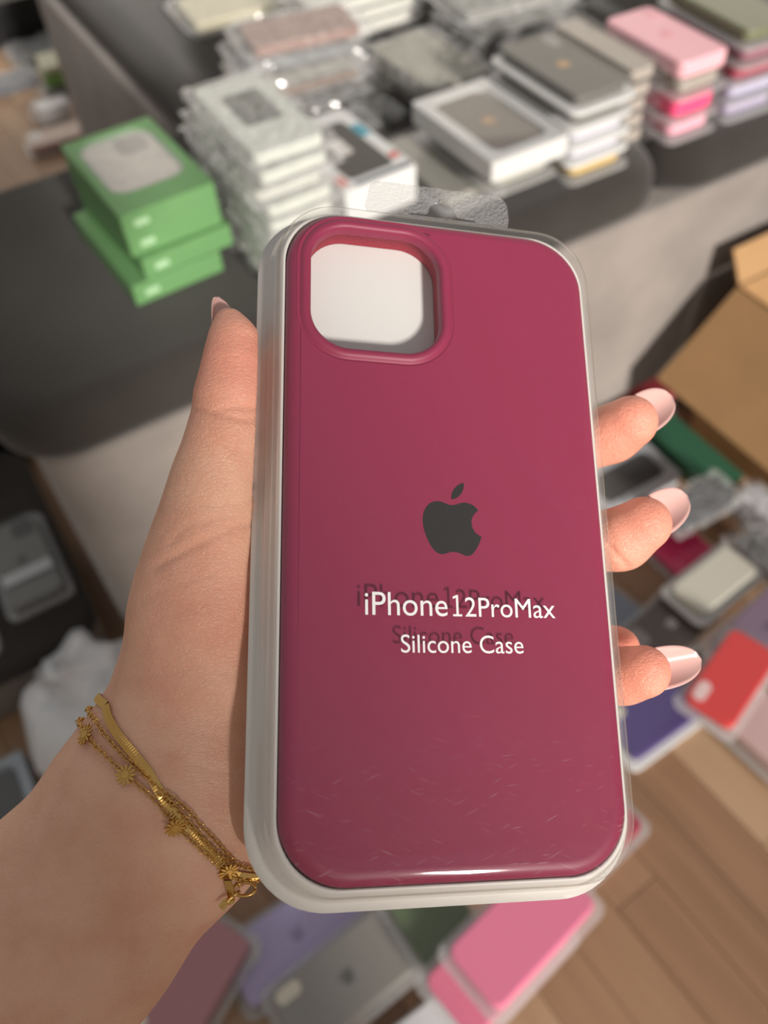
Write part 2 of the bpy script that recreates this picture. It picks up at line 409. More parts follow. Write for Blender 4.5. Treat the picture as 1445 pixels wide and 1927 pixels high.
# ------------------------------------------------------------------ white printed box with a dark phone picture
nx_, ny_ = ST(.472, .135)[:2]
t = thing('printed_box', 'white box printed with a dark phone, a teal patch and red corners', 'box', (nx_, ny_, SEAT + .0008), math.radians(-60))
part('box', WHITE, t, .168, .098, .047, r=.002, e=.0006)
part('print', cmat(74, 72, 68, .35), t, .122, .062, .0005, r=.008, e=.0002, loc=(.006, 0, .0470))
part('print', cmat(70, 150, 172, .35), t, .030, .016, .0004, r=.003, e=.0001, loc=(-.022, .038, .0470))
part('print', cmat(206, 92, 88, .35), t, .012, .012, .0004, r=.001, e=.0001, loc=(.050, .040, .0470))
part('print', cmat(206, 92, 88, .35), t, .022, .012, .0004, r=.001, e=.0001, loc=(.062, -.042, .0470))
part('print', cmat(40, 56, 82, .35), t, .006, .076, .0004, r=.0005, e=.0001, loc=(.078, .008, .0470))
part('print', cmat(205, 200, 196, .35), t, .036, .020, .0004, r=.006, e=.0001, loc=(.0, -.004, .0475))

# ------------------------------------------------------------------ flat clear packs and the white framed box
ccx, ccy = ST(.578, .088)[:2]
blister_pack('clear pack with a grey case, lowest one under the white frame box', None, (ccx, ccy, SEAT + .0008), -62, cmat(150, 148, 140, .4), h=.020)
ccx, ccy = ST(.628, .058)[:2]
blister_pack('clear pack directly under the white frame box', None, (ccx - .002, ccy, SEAT + .0230), -62, cmat(170, 170, 160, .4), h=.022)
tray_box('white frame box holding a taupe case with a copper mark', None, (ccx, ccy, SEAT + .0452), -62, .170, .108, .024, WHITE, cmat(112, 100, 90, .5), GOLDP, cam=None, border=.016, depth=.008)

# grey cases with a gold mark, stacked
sx_, sy_ = ST(.737, .06)[:2]
for i in range(5):
    jx, jy = rng.normal(0, .003, 2)
    if i == 0:
        blister_pack('gold case in clear pack, %s of the gold-marked stack' % order(i, 5), 'packs under the gold-marked grey case', (sx_ + .003, sy_ - .006, SEAT + .0008), -63, cmat(206, 176, 110, .4), h=.0205)
    else:
        blister_pack('%s case in clear pack, %s of the gold-marked stack' % ('grey' if i > 2 else 'white', order(i, 5)), 'packs under the gold-marked grey case', (sx_ + jx*.5, sy_ + jy*.5, SEAT + .0008 + i*.0208), -63,
                     cmat(98, 96, 90, .5) if i > 2 else cmat(205, 204, 214, .4), h=.0205, tray=WHITE, logo=GOLDP if i == 4 else None, cam='pill', cam_m=cmat(150, 148, 144))
kx, ky = ST(.818, .085)[:2]
for i in range(5):
    jx, jy = rng.normal(0, .003, 2)
    bagged('beige sleeve, %s of the narrow stack beside the pink cases' % order(i, 5), 'beige sleeves left of the pink cases', (kx + jx*.5, ky + jy*.5, SEAT + .0008 + i*.0195), -63 + rng.normal(0, .6), .168, .046, .019, cmat(176, 166, 156, .45), 40 + i, bag=CL, amp=.0005)
# pink stack
qx, qy = ST(.890, .052)[:2]
blister_pack('pale pink case in a clear pack, bottom one of the pink stack', 'pink stack', (qx, qy, SEAT + .0008), -63, cmat(246, 178, 196, .4), h=.024, cl=.146, cw=.064)
blister_pack('neon pink case in a clear pack, second from the bottom of the pink stack', 'pink stack', (qx, qy, SEAT + .0250), -63, cmat(255, 70, 130, .4), h=.030, cl=.146, cw=.064)
blister_pack('grey case in a clear pack directly under the loose pink case', 'pink stack', (qx, qy, SEAT + .0552), -63, cmat(170, 160, 150, .4), h=.024, cl=.146, cw=.064)
t = thing('phone_case', 'loose pale pink phone case on top of the pink stack', 'phone case', (qx, qy, SEAT + .0795), math.radians(-64))
c = phone_case(t, cmat(244, 186, 196, .4), 0, .150, .074, .020, cmat(232, 160, 172, .4), cmat(236, 176, 186), 'pill', name='shell')
# right-hand stack of clear boxes
rx_, ry_ = ST(.992, .05)[:2]
rc = [((178, 168, 196), 'lilac'), ((190, 186, 214), 'pale lilac'), ((168, 60, 84), 'red'), ((150, 96, 112), 'mauve'), ((112, 116, 84), 'olive')]
for i, (c, nmc) in enumerate(rc):
    jx, jy = rng.normal(0, .004, 2)
    blister_pack('%s case in clear pack, %s of stack under the olive case' % (nmc, order(i, 5)), 'clear packs right of the pink cases', (rx_ + jx*.5, ry_ + jy*.5, SEAT + .0008 + i*.0228), -66, cmat(*c, .4), h=.0225, tray=CLH)
rx_, ry_ = ST(1.10, .06)[:2]
for i, (c, nmc) in enumerate([((150, 120, 150), 'plum'), ((90, 120, 120), 'teal'), ((190, 180, 200), 'pale mauve'), ((70, 110, 112), 'dark teal'), ((196, 176, 196), 'dusty lilac')]):
    blister_pack('%s case in clear pack, %s of stack beyond the olive case' % (nmc, order(i, 5)), 'clear packs at the right edge', (rx_, ry_, SEAT + .0008 + i*.0228), -72, cmat(*c, .4), h=.0225, tray=CLH)

# ------------------------------------------------------------------ goods on the section behind
bx2, by2 = ST(.535, .37)[:2]
for i, c in enumerate([(60, 58, 58), (112, 84, 66), (128, 126, 118), (120, 122, 124), (150, 110, 98)]):
    jx, jy = rng.normal(0, .004, 2)
    bagged('%s box in crinkled bag, %s of pile behind the pale stack' % (['black', 'brown', 'grey', 'silver', 'rust'][i], order(i, 5)), 'bagged pile behind the pale stack', (bx2 + jx, by2 + jy, SEAT + .0008 + i*.0190), 20 + rng.normal(0, 4), .158, .09, .0186, cmat(*c, .4), 60 + i, amp=.002)
wx, wy = ST(.70, .53)[:2]
for i in range(3):
    bagged('white bagged box, %s of the low pile furthest back' % order(i, 3), 'white bagged boxes at the top', (wx + .004*i, wy, SEAT + .0008 + i*.0200), 28, .19, .11, .0196, cmat(216, 215, 206, .4), 80 + i, amp=.0012)
vx, vy = ST(.695, .29)[:2]
for i, (dx, dy, dg) in enumerate([(.004, .004, -56), (0, 0, -60)]):
    bagged('grey green case in crumpled bag, %s of the flat pair' % ('lower' if i == 0 else 'upper'), 'crumpled grey bags', (vx + dx, vy + dy, SEAT + .0008 + i*.0200), dg, .17, .10, .0196, cmat(150, 148, 132, .45), 90 + i, amp=.0026)
kx2, ky2 = ST(.585, .255)[:2]
bagged('small black box in a bag between the grey bags and the white printed box', None, (kx2, ky2, SEAT + .0008), 28, .05, .045, .014, BLACK, 97)
zx, zy = ST(.885, .37)[:2]
for i, (dx, dy, dg, c) in enumerate([(0, 0, 22, (96, 94, 90)), (.006, .0, 30, (120, 120, 114)), (-.006, .004, 20, (142, 142, 136))]):
    bagged('dark grey case in crumpled bag, %s of the loose heap' % order(i, 3), 'dark crumpled bags', (zx + dx, zy + dy, SEAT + .0008 + i*.0190), dg, .18, .11, .0186, cmat(*c, .45), 110 + i, amp=.003)
zx, zy = at(445, 6, SEAT + .02)
bagged('cream box in a bag at the top edge left of the rust pile', None, (zx, zy + .02, SEAT + .0008), 24, .19, .11, .022, cmat(214, 206, 176, .45), 120, amp=.0015)

# ------------------------------------------------------------------ floor goods settle on whatever already lies below them
PILE = []
def _obb(x, y, deg, a, b):
    c, s_ = math.cos(math.radians(deg)), math.sin(math.radians(deg))
    return np.array([(x + c*i*a/2 - s_*j*b/2, y + s_*i*a/2 + c*j*b/2) for i, j in ((1, 1), (-1, 1), (-1, -1), (1, -1))]), ((c, s_), (-s_, c))
def _hit(A, B):
    for ax in A[1] + B[1]:
        p, q = A[0] @ np.array(ax), B[0] @ np.array(ax)
        if p.max() < q.min() + .0005 or q.max() < p.min() + .0005: return False
    return True
def settle(a, b, h, deg, px=None, xy=None, z=.0005):
    for _ in range(12):
        x, y = xy if xy is not None else at(px[0], px[1], z + h)
        bx0 = _obb(x, y, deg, a, b); top = [t1 for bb, t0, t1 in PILE if t0 < z + h and t1 > z and _hit(bx0, bb)]
        if not top: break
        z = max(top) + .0006
    PILE.append((_obb(x, y, deg, a, b), z, z + h)); return (x, y, z)
PILE.append((_obb(*ST(1.177, -.285)[:2], 28, .42, .38), 0, .31))
# ------------------------------------------------------------------ floor: far left
def bag_at(px, py, deg, Lx, Ly, h, c, seed, label, z=0.0005, xy=None, **k):
    return bagged(label, None, settle(Lx + .032, Ly + .014, h, deg, (px, py), xy, z), deg, Lx, Ly, h, cmat(*c, .45), seed, **k)
def pack_at(px, py, deg, c, label, h=.022, z=0.0005, xy=None, **k):
    return blister_pack(label, k.pop('group', None), settle(k.get('cl', .152) + .023, k.get('cw', .076) + .021, h, deg, (px, py), xy, z), deg, cmat(*c, .42), h=h, **k)
def tray_at(px, py, deg, Lx, Ly, h, wall, col, logo, label, xy=None, z=.0005, **k):
    return tray_box(label, None, settle(Lx + .001, Ly + .001, h + .001, deg, (px, py), xy, z), deg, Lx, Ly, h, wall, col, logo, **k)
x, y = ST(.50, 2.26)[:2]
t = thing('storage_box', 'black box on the floor at the top left corner', 'box', (x, y, 0.0005), YAW); part('box', BLACK, t, .26, .24, .10, r=.006, e=.002); part('lid', BLACK, t, .264, .244, .018, r=.007, e=.002, loc=(0, 0, .1002))
bag_at(0, 0, 28, .22, .13, .03, (92, 94, 96), 130, 'grey crinkled bag in front of the black box', xy=ST(.50, 2.03)[:2], amp=.004)
bag_at(0, 0, 28, .18, .08, .03, (58, 66, 84), 131, 'navy packed case on the far wooden floor', xy=ST(.33, 1.88)[:2])
x, y, z = settle(.15, .10, .051, 22, (122, 104)); t = thing('card_box', 'pale green lidded box on the far floor', 'box', (x, y, z), math.radians(22)); part('box', cmat(120, 160, 84), t, .145, .095, .036, r=.003, e=.001); part('lid', cmat(206, 206, 180), t, .148, .098, .014, r=.003, e=.001, loc=(0, 0, .0362))
bag_at(128, 136, 28, .10, .065, .03, (30, 36, 36), 132, 'black packed case in front of the pale green box', xy=ST(.45, 1.76)[:2])
bag_at(146, 172, 28, .09, .06, .045, (226, 224, 226), 133, 'white bagged box between the black case and the red case', xy=ST(.39, 1.635)[:2])
sx_, sy_ = at(222, 146, .10)
PILE.append((_obb(sx_ + .003, sy_ - .004, 22, .182, .112), 0, .107))
for i, (c, n_) in enumerate([((40, 40, 42), 'black'), ((46, 46, 46), 'charcoal'), ((206, 110, 122), 'rose'), ((176, 66, 76), 'red')]):
    blister_pack('%s case in clear pack, %s of the far floor stack' % (n_, order(i, 4)), 'far floor stack', (sx_ + .002*i, sy_ - .01 + .004*i, .0005 + i*.0262), 22, cmat(*c, .42), h=.026)
pack_at(238, 116, 24, (66, 66, 104), 'navy case in a clear pack behind the red far stack', h=.06)
pack_at(160, 216, 24, (190, 160, 150), 'blush case in a clear pack on the floor behind the green boxes', h=.03, xy=ST(.36, 1.50)[:2])
tray_at(46, 402, 24, .16, .115, .06, cmat(214, 208, 200), cmat(206, 204, 160), None, 'cream box with a yellowish picture on the floor behind the sofa end', cam=None, border=.022)
pack_at(8, 492, 40, (214, 190, 192), 'pale pink pack on the floor at the left edge', h=.04)
x, y = at(18, 800, .2); t = thing('storage_bag', 'black bag on the floor left of the sofa corner', 'bag', ST(-.13, .545, .0005), YAW)
obj('body', wavy(cushion(.26, .24, .22, .06, .05, 0, .01), .004, 30, 9), mat('black_bag', (.006, .007, .007), .5), t)
for s in (-1, 1):
    V = []; R_ = []
    for k in range(13):
        a = math.pi*k/12; R_.append([(s*.05 + .007*math.cos(q)*.6, .06*math.cos(a)*(1 + .1*math.cos(q)), .225 + .07*math.sin(a)*(1 + .1*math.cos(q)) + .004*math.sin(q)) for q in [i*math.pi/3 for i in range(6)]])
    V, Fc = loft(R_); obj('handle', mesh_from('handle', V, Fc), MATS['black_bag'], t)
# on the floor cushion
zc = .1056
for (px, py, dg, c, lb) in ((86, 990, -62, (120, 120, 118), 'silver grey case in a clear pack on the floor cushion nearest the sofa side'), (30, 1105, -64, (112, 112, 110), 'silver grey case in a clear pack on the floor cushion at the picture edge')):
    x, y = ST(-.088, .15)[:2] if px == 86 else ST(-.200, .115)[:2]
    t = blister_pack(lb, None, (x, y, zc), dg, cmat(*c, .4), h=.022, logo=cmat(70, 72, 68), cam_m=cmat(60, 62, 58)); 
    part('label_strip', cmat(205, 206, 212), t, .020, .070, .0005, r=.003, e=.0001, loc=(.03, 0, .0222))
bagged('blue grey bagged case at the far end of the floor cushion', None, ST(-.33, .22, zc), -60, .16, .09, .022, cmat(120, 122, 130, .45), 141)
# white plastic bag and boxed black case near the wrist
x, y = ST(-.065, -.105)[:2]; t = thing('plastic_bag', 'crumpled white plastic bag behind the wrist', 'bag', (x, y, .0005), math.radians(20))
bgm = cushion(.21, .165, .125, .05, .05, 0, .012, 12)
for v in bgm.vertices:
    q = rng.normal(0, .0011, 3); v.co += Vector(q) if v.co.z > .004 else Vector((q[0], q[1], 0))
    v.co.z += .006*math.sin(v.co.x*60 + v.co.y*35) if v.co.z > .05 else 0
obj('body', bgm, mat('white_film', srgb(228, 229, 232), .3, spec=.6, bump=.6, bscale=40), t)
gr = []
for k in range(9):
    f = k/8; rad = .050*(1 - f)**2 + .009 + .018*max(0, f - .55)
    gr.append([(rad*(1 + .14*math.sin(7*a + f*2))*math.cos(a), rad*(1 + .14*math.cos(5*a))*math.sin(a), f*.06 + .004*math.sin(3*a)) for a in [2*math.pi*q/28 for q in range(28)]])
V, Fc = loft(gr); o = obj('tied_end', mesh_from('tied_end', V, Fc), MATS['white_film'], t); o.location = (-.02, .03, .118); o.rotation_euler = (.25, -.35, 0)
tray_at(0, 0, 28, .178, .108, .034, cmat(168, 178, 188), cmat(20, 22, 26), cmat(225, 225, 230), 'black case with a white mark in a pale blue frame box beside the forearm', xy=ST(-.28, -.13)[:2], border=.012, cam=None)

# ------------------------------------------------------------------ floor: right side
# cardboard carton with a flap hanging open towards the camera
CARD = mat('cardboard', srgb(172, 134, 92), .8, noise=.07, nscale=12, bump=.15, bscale=120); CARDE = mat('cardboard_edge', srgb(206, 170, 124), .8)
carton = thing('cardboard_carton', 'open brown cardboard carton with a flap hanging over its side', 'box', ST(.977, -.105, .0005), YAW)
def panel(nm, P4, th, par, m=CARD):
    P4 = [Vector(p) for p in P4]; n = (P4[1] - P4[0]).cross(P4[3] - P4[0]).normalized()*th
    V = [tuple(p) for p in P4] + [tuple(p + n) for p in P4]
    return obj(nm, mesh_from(nm, V, [(3, 2, 1, 0), (4, 5, 6, 7), (0, 1, 5, 4), (1, 2, 6, 5), (2, 3, 7, 6), (3, 0, 4, 7)], False), m, par)
cw, cdp, chh = .40, .36, .30
panel('side', [(0, -cdp, 0), (cw, -cdp, 0), (cw, -cdp, chh), (0, -cdp, chh)], -.004, carton)
panel('side', [(0, 0, 0), (cw, 0, 0), (cw, 0, chh), (0, 0, chh)], .004, carton)
panel('side', [(0, -cdp + .005, 0), (0, -.005, 0), (0, -.005, chh), (0, -cdp + .005, chh)], .004, carton)
panel('side', [(cw, -cdp + .005, 0), (cw, -.005, 0), (cw, -.005, chh), (cw, -cdp + .005, chh)], -.004, carton)
panel('bottom', [(.005, -cdp + .005, .001), (cw - .005, -cdp + .005, .001), (cw - .005, -.005, .001), (.005, -.005, .001)], .003, carton)
panel('flap', [(-.005, -.002, chh), (-.005, -cdp, chh), (-.118, -cdp - .02, chh - .125), (-.118, .004, chh - .125)], .004, carton)
panel('flap', [(0, .002, chh + .001), (cw, .002, chh + .001), (cw, .03, chh + .045), (0, .03, chh + .045)], .004, carton)
panel('flap', [(cw + .003, -cdp, chh), (cw + .003, 0, chh), (cw + .13, 0, chh - .08), (cw + .13, -cdp, chh - .08)], .004, carton)
panel('flap', [(.01, -cdp - .003, chh), (cw, -cdp - .003, chh), (cw, -cdp - .06, chh - .14), (.01, -cdp - .06, chh - .14)], .004, carton)
pack_at(0, 0, -62, (150, 18, 40), 'dark red pack by the carton under the sofa edge', xy=ST(.95, .02)[:2], h=.05, cam=None)
x, y, z = settle(.175, .063, .04, -62, xy=ST(.915, -.165)[:2]); t = thing('card_box', 'dark green flat box in front of the carton', 'box', (x, y, z), math.radians(-62)); part('box', cmat(52, 98, 76), t, .17, .058, .026, r=.003, e=.001); part('lid', cmat(56, 104, 80), t, .173, .061, .012, r=.003, e=.001, loc=(0, 0, .0262))
bag_at(0, 0, -62, .20, .05, .05, (206, 206, 214), 150, 'silvery white padded bag below the cardboard flap', xy=ST(.922, -.37)[:2], amp=.003, bag=CLH)
tray_at(0, 0, 28, .155, .090, .028, cmat(196, 200, 208), cmat(22, 20, 24), None, 'white frame box with a black case behind the index finger', xy=ST(.795, -.145)[:2], cam=None, border=.014)
tray_at(0, 0, 28, .155, .090, .028, cmat(198, 200, 210), cmat(52, 40, 42), None, 'white frame box with a brown black case between the upper two fingers', xy=ST(.635, -.175)[:2], cam=None, border=.014)
bag_at(0, 0, 28, .12, .06, .022, (48, 54, 66), 151, 'navy black bagged case beyond the tip of the middle fingernail', xy=ST(.825, -.265)[:2], amp=.002)
pack_at(1275, 1020, -60, (222, 0, 96), 'hot pink case in a clear pack under the middle finger', cam=None)
bag_at(0, 0, -62, .13, .055, .03, (48, 50, 56), 152, 'black bagged case beyond the cream pack by the silvery bag', xy=ST(.855, -.40)[:2], amp=.002)
pack_at(1346, 1086, 34, (204, 200, 186), 'cream case in a clear pack beside the hot pink pack', tray=WHITE, cam=None, cl=.118, cw=.060)
pack_at(1448, 1178, 36, (122, 98, 122), 'mauve case in a clear pack at the right edge', h=.03, logo=cmat(90, 70, 92))
pack_at(1262, 1172, 38, (84, 66, 58), 'dark brown case in a clear pack above the little finger', logo=cmat(190, 184, 186), cam_m=cmat(150, 140, 140))
pack_at(1150, 1150, -50, (120, 128, 146), 'blue grey case in a clear pack beside the held package', cam=None)
pack_at(1240, 1328, 30, (70, 52, 120), 'purple case in a clear pack below the little finger', tray=WHITE, cam='pill', cam_m=cmat(196, 196, 180))
pack_at(1478, 1392, -56, (204, 172, 170), 'blush pink case in a clear pack at the right edge', h=.03, cam=None)
pack_at(1380, 1268, 46, (214, 40, 40), 'bright red case in a clear pack beside the little fingernail', cam='pill', h=.024, cl=.130, cw=.066, cam_m=cmat(232, 200, 200))
pack_at(1092, 1580, 36, (168, 20, 62), 'crimson case in a clear pack peeking out beside the held package')
# ------------------------------------------------------------------ floor: bottom
pack_at(556, 1758, 30, (180, 168, 212), 'lilac case in a clear pack below the held package', logo=cmat(150, 138, 180), cl=.160, cw=.078)
pack_at(650, 1838, 33, (142, 138, 132), 'grey case in a clear pack below the held package', logo=cmat(90, 86, 84), cam='pill', cam_m=cmat(226, 218, 200), cl=.160, cw=.078, z=.0005)
pack_at(345, 1862, 58, (182, 118, 126), 'dusty rose case with a round camera hole beside the forearm', cam='pill', cam_m=cmat(240, 226, 206), h=.03)
pack_at(806, 1706, -60, (86, 104, 66), 'olive green case in a clear pack under the lower edge of the held package', h=.024)
pack_at(940, 1798, 38, (232, 116, 150), 'pink case in a clear pack, lower one of the leaning pair on the wood', h=.023, cam=None)
pack_at(985, 1742, 38, (232, 120, 156), 'pink case in a clear pack, upper one of the leaning pair on the wood', h=.026, cam=None)
x, y, z = settle(.112, .062, .02, 30, (815, 1945)); t = thing('phone_case', 'white case lying on the wood below the grey case', 'phone case', (x, y, z), math.radians(30)); phone_case(t, cmat(226, 226, 230), 0, .11, .06, .02, None, None, None, name='shell')

# ================================================================== THE HELD PACKAGE (millimetre frame)
pack = thing('blister_package', 'clear blister package with white printed lettering held in the hand', 'package'); pack.matrix_world = PK
# --- front shell
def shell_mesh(prof, seg=14, cap=True):
    rings = [[(x, y, n) for x, y in rr(hw, hh, r, seg)] for hw, hh, n, r in prof]
    V, Fc = loft(rings, cap0=False, cap1=False); k = len(V); n = len(rings[0])
    V = V + list(rings[0]); Fc = [tuple(reversed(f)) for f in Fc] + [tuple(range(k, k + n))]
    return mesh_from('shell', V, Fc)
SHELL = clear('blister_clear', haze=.007, rough=.06, ior=1.55)
def scratches(m):
    N, K = nodes(m); tc = N.new('ShaderNodeTexCoord'); mixes = [n for n in N if n.type == 'MIX_SHADER']
    m1 = [n for n in mixes if any(l.from_node.type == 'BSDF_TRANSPARENT' for l in n.inputs[1].links)][0]
    tot = None
    for ang, sc, th, off in ((.42, (.13, 3.4, 1), .745, 0), (-.38, (.11, 3.8, 1), .75, 31), (.08, (.15, 3.4, 1), .745, 77)):
        mp = N.new('ShaderNodeMapping'); mp.vector_type = 'TEXTURE'; mp.inputs['Rotation'].default_value = (0, 0, ang); mp.inputs['Scale'].default_value = (1/sc[0], 1/sc[1], 1); mp.inputs['Location'].default_value = (off, off, 0)
        t = N.new('ShaderNodeTexNoise'); t.inputs['Scale'].default_value = 1; t.inputs['Detail'].default_value = 1.5
        g = N.new('ShaderNodeMapRange'); g.inputs[1].default_value = th - .05; g.inputs[2].default_value = th + .03; g.inputs[3].default_value = 0; g.inputs[4].default_value = .24
        K.new(tc.outputs['Object'], mp.inputs[0]); K.new(mp.outputs[0], t.inputs['Vector']); K.new(t.outputs['Fac'], g.inputs[0])
        if tot is None: tot = g.outputs[0]
        else:
            a = N.new('ShaderNodeMath'); a.operation = 'ADD'; K.new(tot, a.inputs[0]); K.new(g.outputs[0], a.inputs[1]); tot = a.outputs[0]
    # worn most towards the lower end
    sx = N.new('ShaderNodeSeparateXYZ'); K.new(tc.outputs['Object'], sx.inputs[0])
    lo = N.new('ShaderNodeMapRange'); lo.inputs[1].default_value = -46; lo.inputs[2].default_value = -72; lo.inputs[3].default_value = .10; lo.inputs[4].default_value = 1
    K.new(sx.outputs['Y'], lo.inputs[0])
    a = N.new('ShaderNodeMath'); a.operation = 'MULTIPLY_ADD'; a.inputs[2].default_value = .007
    K.new(tot, a.inputs[0]); K.new(lo.outputs[0], a.inputs[1]); K.new(a.outputs[0], m1.inputs[0])
scratches(SHELL)
prof = [(33.6, 75.2, 3.0, 6.4), (33.9, 75.5, 2.998, 6.7), (35.6, 77.2, 2.9, 8.4), (37.2, 78.8, 2.66, 10), (38.6, 80.2, 2.25, 11.4), (39.8, 81.4, 1.65, 12.5), (40.8, 82.4, .85, 13.4), (41.6, 83.2, -.2, 14.1), (42.2, 83.8, -1.5, 14.7), (42.5, 84.1, -3, 15),
        (42.7, 84.3, -6.4, 15.2), (43.2, 84.8, -6.9, 15.7), (43.4, 85.0, -9.4, 15.9), (44.3, 85.9, -9.9, 16.8), (44.5, 86.1, -12.2, 17), (45.0, 86.6, -12.6, 17.4), (46.7, 88.3, -12.8, 19), (46.8, 88.4, -13.3, 19.1)]
obj('front_shell', shell_mesh(prof), SHELL, pack)
# --- translucent white back tray
TRAY = mat('milky_tray', srgb(222, 217, 212), .35, spec=.5, noise=.02, nscale=.05)
trp = [(46.9, 88.5, -13.5, 19.2), (44.9, 86.5, -13.2, 17.3), (44.0, 85.6, -12.5, 16.6), (43.9, 85.5, -10.2, 16.4), (42.9, 84.5, -9.6, 15.6), (42.7, 84.3, -7.2, 15.3), (41.8, 83.4, -6.8, 14.6), (41.5, 83.1, -3.4, 14.6), (40.8, 82.3, -3.0, 14.9), (40.7, 82.2, -9.0, 14.9)]
tv = [[(x, y, n) for x, y in rr(hw, hh, r, 14)] for hw, hh, n, r in trp]
V, Fc = loft([[(x, y, -14.0) for x, y in rr(46.9, 88.5, 19.2, 14)]] + tv, cap0=True, cap1=False)
tro = obj('back_tray', mesh_from('tray', V, Fc), TRAY, pack)
# irregular cut lip on the flange
# --- white insert seen through the camera opening
ins = slab(75.6, 158.4, 1.0, r=12, e=.2, seg=8); o = obj('white_insert', ins, mat('white_foam', srgb(216, 215, 213), .6), pack); o.location = (0, 0, -8.6)
# --- hang tab with a hook slot
tab = []
def arc(cx, cy, r, a0, a1, n=8): return [(cx + r*math.cos(a0 + (a1 - a0)*i/n), cy + r*math.sin(a0 + (a1 - a0)*i/n)) for i in range(n + 1)]
outer = [(19.8, 83.98), (20.4, 86.5)] + arc(16.6, 90.0, 3.6, -.1, math.pi/2) + arc(-15.6, 90.0, 3.6, math.pi/2, math.pi + .1) + [(-20.2, 86.0), (-19.6, 83.98)]
slot = [(11.2, 84.35), (10.2, 85.1), (5.6, 85.3)] + arc(1.2, 85.5, 3.9, .1, math.pi - .1, 10) + [(-3.2, 85.3), (-7.6, 85.1), (-8.8, 84.35)]
bm = bmesh.new()
def loop_edges(pts, z):
    vs = [bm.verts.new((x, y, z)) for x, y in pts]; return [bm.edges.new((vs[i], vs[(i + 1) % len(vs)])) for i in range(len(vs))]
es = loop_edges(outer, -1.2) + loop_edges(slot, -1.2)
bmesh.ops.triangle_fill(bm, edges=es, use_beauty=True)
r_ = bmesh.ops.extrude_face_region(bm, geom=bm.faces[:]); bmesh.ops.translate(bm, vec=(0, 0, -.35), verts=[v for v in r_['geom'] if isinstance(v, bmesh.types.BMVert)])
bmesh.ops.recalc_face_normals(bm, faces=bm.faces[:]); me = bpy.data.meshes.new('tab'); bm.to_mesh(me); bm.free()
TABM = clear('tab_clear', haze=.16, rough=.12, bump=.6, bscale=1.3, ior=1.6)
for nd in TABM.node_tree.nodes:
    if nd.type == 'BUMP': nd.inputs['Distance'].default_value = .12
obj('hang_tab', me, TABM, pack)
# --- printed lettering on the shell
INK = mat('white_ink', srgb(240, 240, 240), .5)
def lettering(txt, width, cx, cy, z):
    cu = bpy.data.curves.new('lettering', 'FONT'); cu.body = txt; cu.align_x = 'CENTER'; cu.extrude = 0.0;  cu.resolution_u = 6
    tmp = bpy.data.objects.new('tmp', cu); COL.objects.link(tmp)
    dg = bpy.context.evaluated_depsgraph_get(); me = bpy.data.meshes.new_from_object(tmp.evaluated_get(dg))
    bpy.data.objects.remove(tmp); bpy.data.curves.remove(cu)
    xs = [v.co.x for v in me.vertices]; s = width/(max(xs) - min(xs)); mid = (max(xs) + min(xs))/2
    for v in me.vertices: v.co = ((v.co.x - mid)*s + cx, v.co.y*s*1.06 + cy, z)
    return me
TXZ = 3.06
def join_me(parts_):
    V, Fc = [], []
    for vs, fs in parts_:
        k = len(V); V += vs; Fc += [tuple(i + k for i in f) for f in fs]
    return mesh_from('lettering', V, Fc, False)
def raw(me): return [tuple(v.co) for v in me.vertices], [tuple(p.vertices) for p in me.polygons]
x0_ = .9 - 23.1; sc_ = 46.2/358; b0 = -24.3
w1_, w2_ = 151*sc_, 174*sc_
one = [(0, 0), (17, 0), (17, 3.6), (10.6, 3.6), (10.6, 36.5), (7.2, 36.5), (.4, 33.6), (.4, 29.6), (6.4, 31.8), (6.4, 3.6), (0, 3.6)]
ov = [(x0_ + (161 + x)*sc_, b0 + y*sc_*1.06, TXZ) for x, y in one]
obj('lettering', join_me([raw(lettering('iPhone', w1_, x0_ + w1_/2, b0, TXZ)), (ov, [tuple(range(len(ov)))]), raw(lettering('2ProMax', w2_, x0_ + 184*sc_ + w2_/2, b0, TXZ))]), INK, pack)
obj('lettering', lettering('Silicone Case', 29.4, .7, -32.7, TXZ), INK, pack)

# ------------------------------------------------------------------ burgundy silicone case inside
case = thing('silicone_case', 'burgundy silicone phone case with black fruit mark inside the blister package', 'phone case'); case.matrix_world = PK
BURG = mat('burgundy_silicone', srgb(140, 32, 70), .48, spec=.45, noise=.015, nscale=.04)
HX, HY, HH = -17.6, 59.8, 17.0
SEG = 12
rings = [[(x, y, n) for x, y in rr(40.5 - i, 82 - i, 15 - i*.8, SEG)] for i, n in ((3.6, 0), (3.2, -.02), (2.2, -.2), (1.2, -.75), (.45, -1.7), (.08, -2.8), (0, -4), (0, -9.5), (.5, -10), (1.8, -10), (1.9, -3.2))]
V1, F1 = loft(rings, False, False)
rim = [[(x, y, n) for x, y in rr(h, h, r, SEG, HX, HY)] for h, r, n in ((20.6, 13.4, 0), (20.3, 13.1, -.06), (20.1, 12.9, -.22), (19.85, 12.65, -.1), (19.5, 12.3, .35), (19.0, 11.8, .75), (18.4, 11.3, .9), (17.8, 10.7, .8), (17.3, 10.2, .45), (17.0, 9.9, -.1), (16.9, 9.8, -2.4))]
V2, F2 = loft(rim, False, False)
bm = bmesh.new()
es = loop_edges(rr(36.9, 78.4, 15 - 3.6*.8, SEG), 0) + loop_edges(rr(20.6, 20.6, 13.4, SEG, HX, HY), 0)
bmesh.ops.triangle_fill(bm, edges=es, use_beauty=True)
for f in bm.faces:
    f.normal_update()
    if f.normal.z < 0: f.normal_flip()
bm.verts.index_update(); V3 = [tuple(v.co) for v in bm.verts]; F3 = [tuple(v.index for v in f.verts) for f in bm.faces]; bm.free()
V = V1 + V2 + V3; n1, n2 = len(V1), len(V1) + len(V2)
